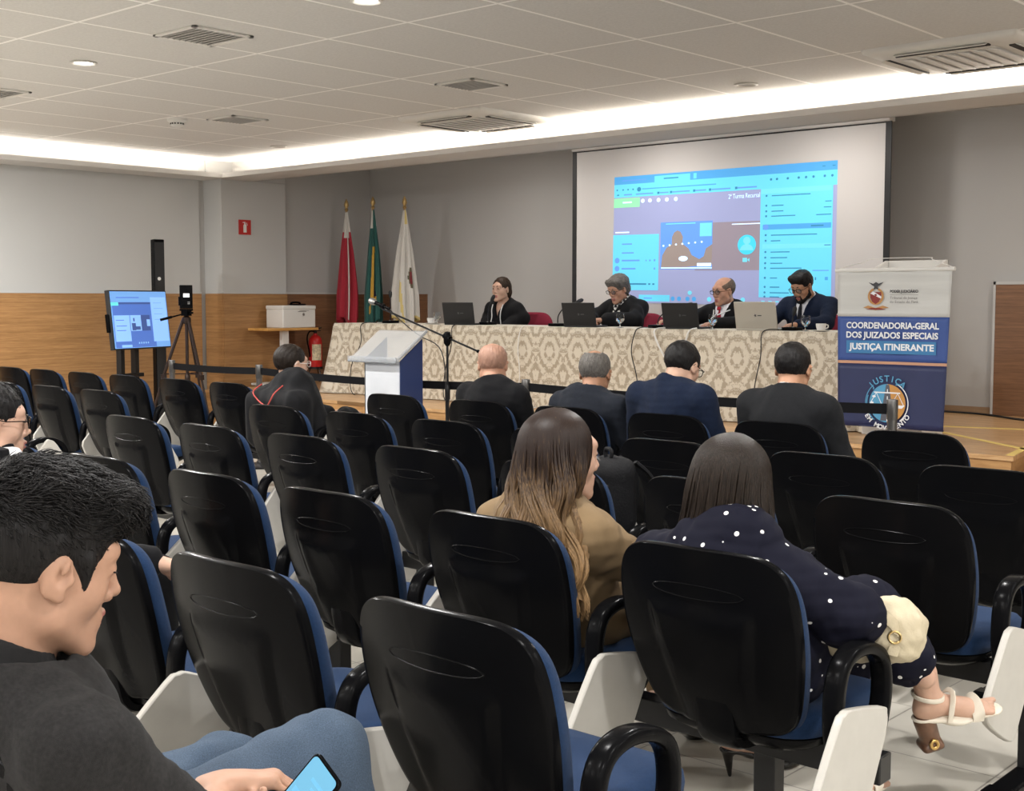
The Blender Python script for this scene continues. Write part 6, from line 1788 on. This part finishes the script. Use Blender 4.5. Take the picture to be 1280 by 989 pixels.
trousers(root, J, K_['tan'], .009, seed=2)
face_parts(root, Hd, HM['brown'], brow_w=.0032)
def env1(z):
    zz = [-.50, -.40, -.30, -.22, -.14, -.06, .03]
    rx = [.060, .095, .135, .142, .124, .107, .093]; ry = [.022, .026, .036, .058, .082, .102, .109]
    cxx = [.105, .085, .045, .01, -.005, -.005, 0]; cyy = [-.125, -.128, -.130, -.112, -.075, -.035, -.016]
    return np.interp(z, zz, rx), np.interp(z, zz, ry), np.interp(z, zz, cxx), np.interp(z, zz, cyy)
long_hair(root, Hd, ombre('hair_ombre', (.020, .011, .008, 1), (.26, .155, .070, 1), .62, 1.0), env1, -.37, 48, 950, (.028, 32), seed=2, rad=.0042, T=26, ends=.03)
# slingback heels
def heel_shoe(root, an, yaw, m, label=None, tip_pitch=-28):
    s = SDF(); T = rotm(yaw, 0, 0); s.frame((an[0], an[1], 0), T)
    s.rc((0, .05, .055), (0, .15, .012), .026, .034, k=.02, flat=(0, 0, 1), fx=.35); s.rc((0, -.045, .085), (0, .05, .055), .024, .026, k=.02, flat=(0, 0, 1), fx=.35)
    s.rc((0, .15, .012), (0, .215, .010), .034, .012, k=.02, flat=(0, 0, 1), fx=.5); s.ell((0, .16, .022), (.034, .05, .022), k=.015); s.ell((0, .13, .055), (.028, .035, .025), k=.012, op='s')
    s.rc((0, -.045, .082), (0, -.035, .004), .018, .006, k=.01)
    s.ring((0, -.03, .125), .030, .036, .0045, 0, 360, 16, tilt=rotm(0, 25, 0)); s.frame()
    return sdf_obj('heeled_shoe', s, .0045, m, root)
PAT = mat('patent_leather', (.008, .007, .007, 1), .18, coat=.5)
heel_shoe(root, J['anR'], -20, PAT); heel_shoe(root, J['anL'], -8, PAT)
for sd, yw_ in (('R', -20), ('L', -8)):
    s = SDF(); s.frame((J['an' + sd][0], J['an' + sd][1], 0), rotm(yw_, 0, 0)); s.rc((0, -.03, .17), (0, -.03, .115), .030, .030, k=.02); s.rc((0, -.035, .10), (0, .06, .075), .026, .028, k=.02); s.rc((0, .06, .075), (0, .17, .028), .028, .022, k=.02)
    s.frame(); sdf_obj('foot', s, .006, SK['pale'], root)

# ---------------------------------------------------------------- woman in the polka dot dress
key = '2a'; root_x = cx(key) + .0
m, n, l, b = nt('polka_dress'); tc = n.new('ShaderNodeTexCoord'); vo = n.new('ShaderNodeTexVoronoi'); vo.inputs['Scale'].default_value = 26; vo.inputs['Randomness'].default_value = .8
l.new(tc.outputs['Object'], vo.inputs['Vector']); lt_ = n.new('ShaderNodeMath'); lt_.operation = 'LESS_THAN'; lt_.inputs[1].default_value = .16; l.new(vo.outputs['Distance'], lt_.inputs[0])
mx_ = n.new('ShaderNodeMix'); mx_.data_type = 'RGBA'; mx_.inputs[6].default_value = (.006, .0062, .014, 1); mx_.inputs[7].default_value = (.75, .74, .72, 1); l.new(lt_.outputs[0], mx_.inputs[0]); l.new(mx_.outputs[2], b.inputs['Base Color']); b.inputs['Roughness'].default_value = .8; b.inputs['Specular IOR Level'].default_value = .12
DRESS = m
Hd = Head((-.075, .05, .932), 8, -12, 4, 1.06)
J = joints(Hd, shw=.185, hip=(0, .0, .53), el={'R': (.250, .05, .665), 'L': (-.27, .08, .645)}, wr={'R': (.19, .25, .63), 'L': (-.10, .33, .62)}, kn={'R': (.11, .42, .59), 'L': (.02, .46, .50)}, an={'R': (.262, .445, .43), 'L': (.02, .44, .12)}, sh_drop=.045)
root = person('woman with a dark bob in a navy polka dot dress and white sandals', (root_x, cy(key) + .24, 0), 0, Hd, J, SK['pale'], h=.0045, jaw=.9, female=True, neck_r=.047, hands={'L': {'b': (0, .2, 1)}, 'R': {'b': (0, .2, 1)}})
s = SDF(); torso_prims(s, J, .014, .98); 
for sd in 'LR':                                                        # puffed sleeves gathered at the wrist
    sh_, el_, wr_ = J['sh' + sd], J['el' + sd], J['wr' + sd]
    s.rc(sh_, el_, .070, .076, k=.04); s.rc(el_, wr_ + _n(el_ - wr_) * .03, .074, .050, k=.03)
s.rc(J['hpL'], J['knL'], .105, .090, k=.05); s.rc(J['hpR'], J['knR'], .105, .085, k=.05)
s.rc(J['knR'], J['anR'] + (J['knR'] - J['anR']) * .30, .078, .075, k=.03); s.rc(J['knL'], J['anL'] + np.array([0, 0, .10]), .085, .09, k=.04)
neck_hole(s, J, Hd, .052); N = J['neck']; up = _n(Hd.c - N); collar_ring(s, N + up * .012, .064, .062, .008, up, 0, 360, .012)
V, Q = s.mesh(.0075); V = smooth_mesh(V, Q, 1); V = V + vnormals(V, Q) * (.007 * wob(V, 34, 4, aniso=(1, 1, .6)) + .003 * wob(V, 80, 6))[:, None]
link_mesh('dress', V, Q, DRESS, root)
def env2(z):
    zz = [-.20, -.16, -.10, -.05, .03]
    return np.interp(z, zz, [.108, .122, .118, .108, .095]), np.interp(z, zz, [.096, .108, .110, .110, .110]), 0.0, np.interp(z, zz, [-.03, -.028, -.022, -.018, -.016])
long_hair(root, Hd, hair_mat('bob', (.019, .013, .0095, 1), .42, stretch=(110, 110, 6), var=.6), env2, -.165, 52, 900, (.003, 22), seed=8, rad=.0036, T=20, ends=.012)
face_parts(root, Hd, HM['dark'], brow_w=.0032)
# white sandals: block heel, straps
SAN = mat('sandal_white', (.66, .60, .50, 1), .5); HEEL = mat('sandal_heel', (.12, .06, .035, 1), .35, var=.3, vscale=50)
def sandal(root, c, Rm, mirror=1):
    s = SDF(); s.frame(c, Rm)
    s.rc((0, -.055, -.075), (0, .04, -.105), .030, .034, k=.02, flat=(0, 0, 1), fx=.22); s.rc((0, .04, -.105), (0, .13, -.118), .036, .032, k=.02, flat=(0, 0, 1), fx=.22)
    s.frame(); o = sdf_obj('sandal', s, .004, SAN, root)
    W = lambda p: tuple(np.asarray(c) + Rm @ np.asarray(p, float))
    sb_ = MB()
    def strap(pts, wd, closed=False): sb_.tube([W(p) for p in catmull(pts, 5, closed)], wd, 8, closed=closed, flat=(wd, .0028), up=tuple(Rm @ np.array([0, .8, .6])) if not closed else tuple(Rm @ np.array([0, 0, 1.])))
    strap([(.038 * math.cos(a), -.030 + .038 * math.sin(a), -.018 - .012 * math.sin(a)) for a in np.linspace(0, 2 * PI, 13)[:-1]], .006, True)
    strap([(.037, .0, -.092), (.036, .012, -.060), (.020, .028, -.034), (0, .034, -.028), (-.020, .028, -.034), (-.036, .012, -.060), (-.037, .0, -.092)], .007)
    strap([(.041, .075, -.112), (.040, .080, -.092), (.022, .086, -.076), (0, .088, -.072), (-.022, .086, -.076), (-.040, .080, -.092), (-.041, .075, -.112)], .016)
    sb_.build('straps', SAN, o)
    s = SDF(); s.frame(c, Rm); s.rc((0, -.052, -.085), (0, -.045, -.150), .029, .026, k=.004); s.box((0, -.048, -.160), (.030, .030, .012), .01, k=.01); s.plane((0, 0, -.170), (0, 0, -1), k=.002); s.frame(); sdf_obj('block_heel', s, .005, HEEL, o)
    s = SDF(); s.frame(c, Rm); s.ring((.03, -.048, -.145), .010, .012, .003, 0, 360, 12, tilt=rotm(90, 90, 0)); s.frame(); sdf_obj('buckle', s, .002, mat('buckle_gold', (.6, .4, .15, 1), .3, 1.0), o)
    s = SDF(); s.frame(c, Rm)
    s.rc((0, -.03, .05), (0, -.03, -.03), .034, .032, k=.02); s.ell((0, -.045, -.055), (.028, .032, .028), k=.02); s.rc((0, -.025, -.045), (0, .06, -.085), .028, .027, k=.03); s.ell((0, .08, -.098), (.036, .05, .018), k=.02)
    for i, x in enumerate((.024, .009, -.004, -.016, -.026)): s.rc((x * mirror, .105, -.104), (x * mirror * 1.05, .152 - .006 * i - (.004 if i else 0), -.110), .0105 if i == 0 else .0075, .009 if i == 0 else .0065, k=.006)
    s.frame(); sdf_obj('foot', s, .0045, SK['pale'], root)
aR = J['anR'] + np.array([.015, .03, -.01])
sandal(root, aR + np.array([0, .02, -.02]), rotm(-42, 16, 0) @ rotm(0, 0, 10), -1)
sandal(root, np.array([.06, .45, .172]), rotm(-5, 0, 0), 1)
# cream handbag on her lap
hb = thing('handbag', 'cream soft handbag under the right arm of the polka dot woman', 'handbag', (root_x + .265, cy(key) + .37, .575), R(25))
CREAM = mat('cream_leather', (.50, .43, .30, 1), .55, bump=.3, bscale=200)
s = SDF(); s.box((0, 0, .04), (.11, .05, .07), .045); s.ell((.05, .0, .05), (.075, .06, .065), k=.04); s.ell((-.05, .0, .03), (.07, .055, .06), k=.04)
sdf_obj('bag_body', s, .006, CREAM, hb, crease=lambda V: .006 * wob(V, 45, 5) + .003 * wob(V, 110, 2))
MB().tube(catmull([(-.08, -.03, .08), (-.05, -.075, .11), (.02, -.08, .10), (.06, -.06, .06), (.05, -.06, .0)], 6, False), .01, 8, flat=(.013, .004), up=(0, 0, 1)).build('strap', CREAM, hb)
MB().tube([(.055 + .014 * math.cos(a), -.068, .045 + .014 * math.sin(a)) for a in np.linspace(0, 2 * PI, 17)[:-1]], .003, 6, closed=True).build('ring', mat('ring_gold', (.55, .40, .18, 1), .3, 1.0), hb)

# ---------------------------------------------------------------- man with the phone
key = '0a'; RX, RY = -1.765, .955
Hd = Head((.058, -.055, 1.022), -9, -15, 3, 1.06)
J = joints(Hd, neck=(.03, -.115, .845), shw=.195, hip=(0, .0, .53), el={'R': (.245, .07, .615), 'L': (-.22, .06, .60)}, wr={'R': (.115, .20, .635), 'L': (.19, .08, .535)}, kn={'R': (.075, .44, .605), 'L': (-.14, .40, .525)}, an={'R': (.14, .52, .13), 'L': (-.14, .40, .10)}, sh_drop=.05)
MS = mat('skin_man', (.43, .245, .165, 1), .48, bump=.10, bscale=1200, var=.06, vscale=40, sss=.08, spec=.4)
root = person('young man in a charcoal polo shirt and jeans looking down at his phone', (RX, RY, 0), 0, Hd, J, MS, h=.0034, nose=1.04, jaw=1.05, neck_r=.058,
              hands={'R': {'f': (.42, .88, .02), 'b': (-.15, .0, .98), 'curl': (38, 58, 40), 'thumb': (.80, .10, .60)}, 'L': {'f': (.12, .80, .35), 'b': (.1, .3, -.95), 'curl': (14, 20, 18)}})
s = SDF(); torso_prims(s, J, .016, 1.0)
for sd in 'LR':
    sh_, el_ = J['sh' + sd], J['el' + sd]
    s.rc(sh_, sh_ + (el_ - sh_) * .80, .072, .070, k=.04); s.plane(sh_ + (el_ - sh_) * .84, el_ - sh_, k=.004) if False else None
neck_hole(s, J, Hd, .064, .2)
s.rc(J['elR'] + (J['shR'] - J['elR']) * .12, J['elR'] - (J['shR'] - J['elR']) * .5, .066, .07, k=.004, op='s')
s.rc(J['elL'] + (J['shL'] - J['elL']) * .12, J['elL'] - (J['shL'] - J['elL']) * .5, .066, .07, k=.004, op='s')
s.plane((0, 0, .45), (0, 0, -1), k=.01)
V, Q = s.mesh(.006); V = smooth_mesh(V, Q, 1); V = V + vnormals(V, Q) * (.0055 * wob(V, 26, 9, aniso=(1, 1, .7)) + .002 * wob(V, 75, 1))[:, None]
link_mesh('polo_shirt', V, Q, K_['polo'], root)
s = SDF(); N = J['neck']; up = _n(Hd.c - N + np.array([0, -.03, .02]))
x_ = np.array([1., 0, 0]); y_ = np.cross(up, _n(x_ - up * up[0]))
for a0, a1 in zip(np.linspace(-245, 65, 26)[:-1], np.linspace(-245, 65, 26)[1:]):
    def pt(a, r, u): return N + up * (u - .016 * math.sin(R(a))) + _n(x_ - up * up[0]) * r * math.cos(R(a)) + y_ * r * .98 * math.sin(R(a))
    [s.rc(pt(a0, r_q, u_q), pt(a1, r_q, u_q), .0062, k=.007) for r_q, u_q in ((.064, .076), (.069, .066), (.077, .055), (.086, .044), (.095, .033), (.104, .021))]
sdf_obj('polo_collar', s, .0035, cloth_mat('polo_collar', (.016, .0155, .016, 1), .9, .4, 1200), root, crease=lambda V: .0015 * wob(V, 60, 3))
trousers(root, J, K_['jeans'], .0075, .020, 1.05, 'jeans', .006, 7)
shoe(root, J['anR'], -6, SH); shoe(root, J['anL'], 6, SH)
face_parts(root, Hd, HM['black'], eyes='shut', brow_w=.0048)
MH = hair_mat('man', (.009, .008, .008, 1), .5, var=.5)
s = SDF(); s.frame(Hd.c, Hd.R, Hd.sc)
s.ell((0, -.016, .040), (.081, .104, .094), k=.01); s.ell((0, .015, .092), (.070, .085, .044), k=.03); s.rc((-.035, .074, .090), (.035, .078, .092), .025, k=.03)
s.ell((0, .122, -.036), (.085, .085, .108), k=.006, op='s'); s.box((0, .11, -.12), (.2, .090, .12), .02, k=.006, op='s')
for q in (-1, 1):
    s.ell((q * .088, .004, -.008), (.020, .024, .040), k=.006, op='s'); s.box((q * .09, .050, -.070), (.05, .050, .042), .012, k=.008, op='s')
s.plane((0, -.05, -.060), (0, .35, -1), k=.02)
for q in (-1, 1): s.rc((q * .070, .034, .025), (q * .0640, .039, -.022), .0085, .0045, k=.015)
s.frame()
V, Q = s.mesh(.0032); V = smooth_mesh(V, Q, 1); Nn = vnormals(V, Q); L = Hd.loc(V)
amt = np.clip((L[:, 2] - .03) / .06, 0, 1)
V = V + Nn * ((.0035 * wob(L, 110, 4, aniso=(1, .8, .6)) + .002 * wob(L, 240, 6)) * amt + .0004)[:, None]
r_ = np.random.default_rng(21)
wgt = .10 + amt; wgt = wgt * (.2 + (L[:, 2] > -.03)); idx = r_.choice(len(V), 5200, p=wgt / wgt.sum()); P = V[idx]; n3 = Nn[idx]; Ll = L[idx]; am = amt[idx]
fl = np.stack([.55 * wob(Ll, 30, 2) + .3, .75 + .5 * wob(Ll, 34, 3), .15 + .6 * wob(Ll, 40, 5) - .9 * (1 - am)], 1) + r_.normal(0, .22, (len(P), 3))
dw = fl @ Hd.R.T; dw -= n3 * (dw * n3).sum(1, keepdims=True); dw /= np.linalg.norm(dw, axis=1, keepdims=True) + 1e-9
ln = ((.006 + .019 * am) * r_.uniform(.6, 1.25, len(P)))[:, None, None]; tt = np.linspace(0, 1, 6)[None, :, None]
path = P[:, None, :] + dw[:, None, :] * tt * ln + n3[:, None, :] * ln * (.42 * np.sin(tt * 2.4) * (.15 + .55 * am[:, None, None]) - .03) + r_.normal(0, .12, (len(P), 1, 3)) * ln * tt ** 2
strands_obj('hair', path, .0010 * np.array([1.1, 1.1, 1, .85, .6, .15]), MH, root, n=3, base=(V, Q), ups=np.cross(dw, n3))
# phone in his hand
ph = thing('smartphone', 'black smartphone with a lit blue screen in the hand of the young man', 'phone', (RX + .232, RY + .262, .618))
pl_ = _n((.44, .42, .74)); pn_ = np.array([.22, -.62, .55]); pn_ = _n(pn_ - pl_ * (pn_ @ pl_))
ph.rotation_euler = Matrix(np.stack([np.cross(pl_, pn_), pl_, pn_], 1).tolist()).to_euler()
MB().prism(rrect(.074, .155, .010, 5), 'z', -.009, 0).build('case', M['black_plastic'], ph, bevel=.002)
m, n, l, b = nt('phone_screen'); b.inputs['Base Color'].default_value = (.05, .15, .2, 1); b.inputs['Emission Color'].default_value = (.20, .50, .74, 1); b.inputs['Emission Strength'].default_value = .75; b.inputs['Roughness'].default_value = .15
sc_ = MB().prism(rrect(.066, .147, .008, 5), 'z', .0, .0008).build('screen', m, ph)
g = MB()
for y0, x0, x1, hh in ((.045, -.01, .026, .006), (.034, .0, .026, .004), (.012, -.026, .008, .010), (-.008, .004, .026, .012), (-.03, -.026, .012, .010), (-.048, -.026, .0, .006)): g.ext((x0, y0 - hh / 2, .0008), (x1, y0 + hh / 2, .0010))
g.build('page_blocks', mat('page_blocks', (.13, .38, .60, 1), .3, emit=.55), sc_)

# ---------------------------------------------------------------- man in glasses at the left edge
key = '1d'; RX, RY = cx(key) - .15, cy(key) + .24
Hd = Head((-3.895 - RX, 1.90 - RY, 1.015), -20, -6, 0, 1.05)
J = joints(Hd, shw=.20, hip=(0, 0, .53), el={'R': (.33, .05, .66), 'L': (-.28, .10, .64)}, wr={'R': (.42, .23, .62), 'L': (-.10, .33, .60)})
root = person('man in glasses with a dark jacket and red lanyard, cut off by the left edge', (RX, RY, 0), 0, Hd, J, SK['pale'], h=.0045, hands={'R': {'f': (.5, .8, -.2), 'b': (.1, .1, 1), 'curl': (35, 40, 30)}})
suit_jacket(root, J, Hd, K_['black'], K_['shirt'], None, 1.02, seed=8, crease=.006)
trousers(root, J, K_['black']); shoe(root, J['anL'], 6, SH); shoe(root, J['anR'], -6, SH)
hair_short(root, Hd, HM['black'], 'short', seed=12, h=.004, n_=1500, length=.012); face_parts(root, Hd, HM['black']); glasses(root, Hd, M['black_plastic'])
N = J['neck']
MB().tube(catmull([tuple(N + np.array([.055, .02, .03])), tuple(N + np.array([.075, .085, -.03])), tuple(N + np.array([.05, .135, -.12])), tuple(N + np.array([.02, .150, -.22]))], 5, False), .01, 8, flat=(.011, .002), up=(1, 0, 0)).build('red_lanyard', mat('lanyard', (.45, .02, .03, 1), .6), root)

# black shoe of somebody out of view on the right
s_t = thing('shoe', 'black shoe on the pale floor at the right edge', 'shoe', (-1.50, 4.33, 0), R(-20))
shoe(s_t, np.array([0, -.05, .10]), 0, SH, name='upper')
MB().prism([(x * .042, -.065 + y * .135) for x, y in rrect(2, 2, .8, 4)], 'z', .0, .012).build('sole', M['black_matte'], s_t)
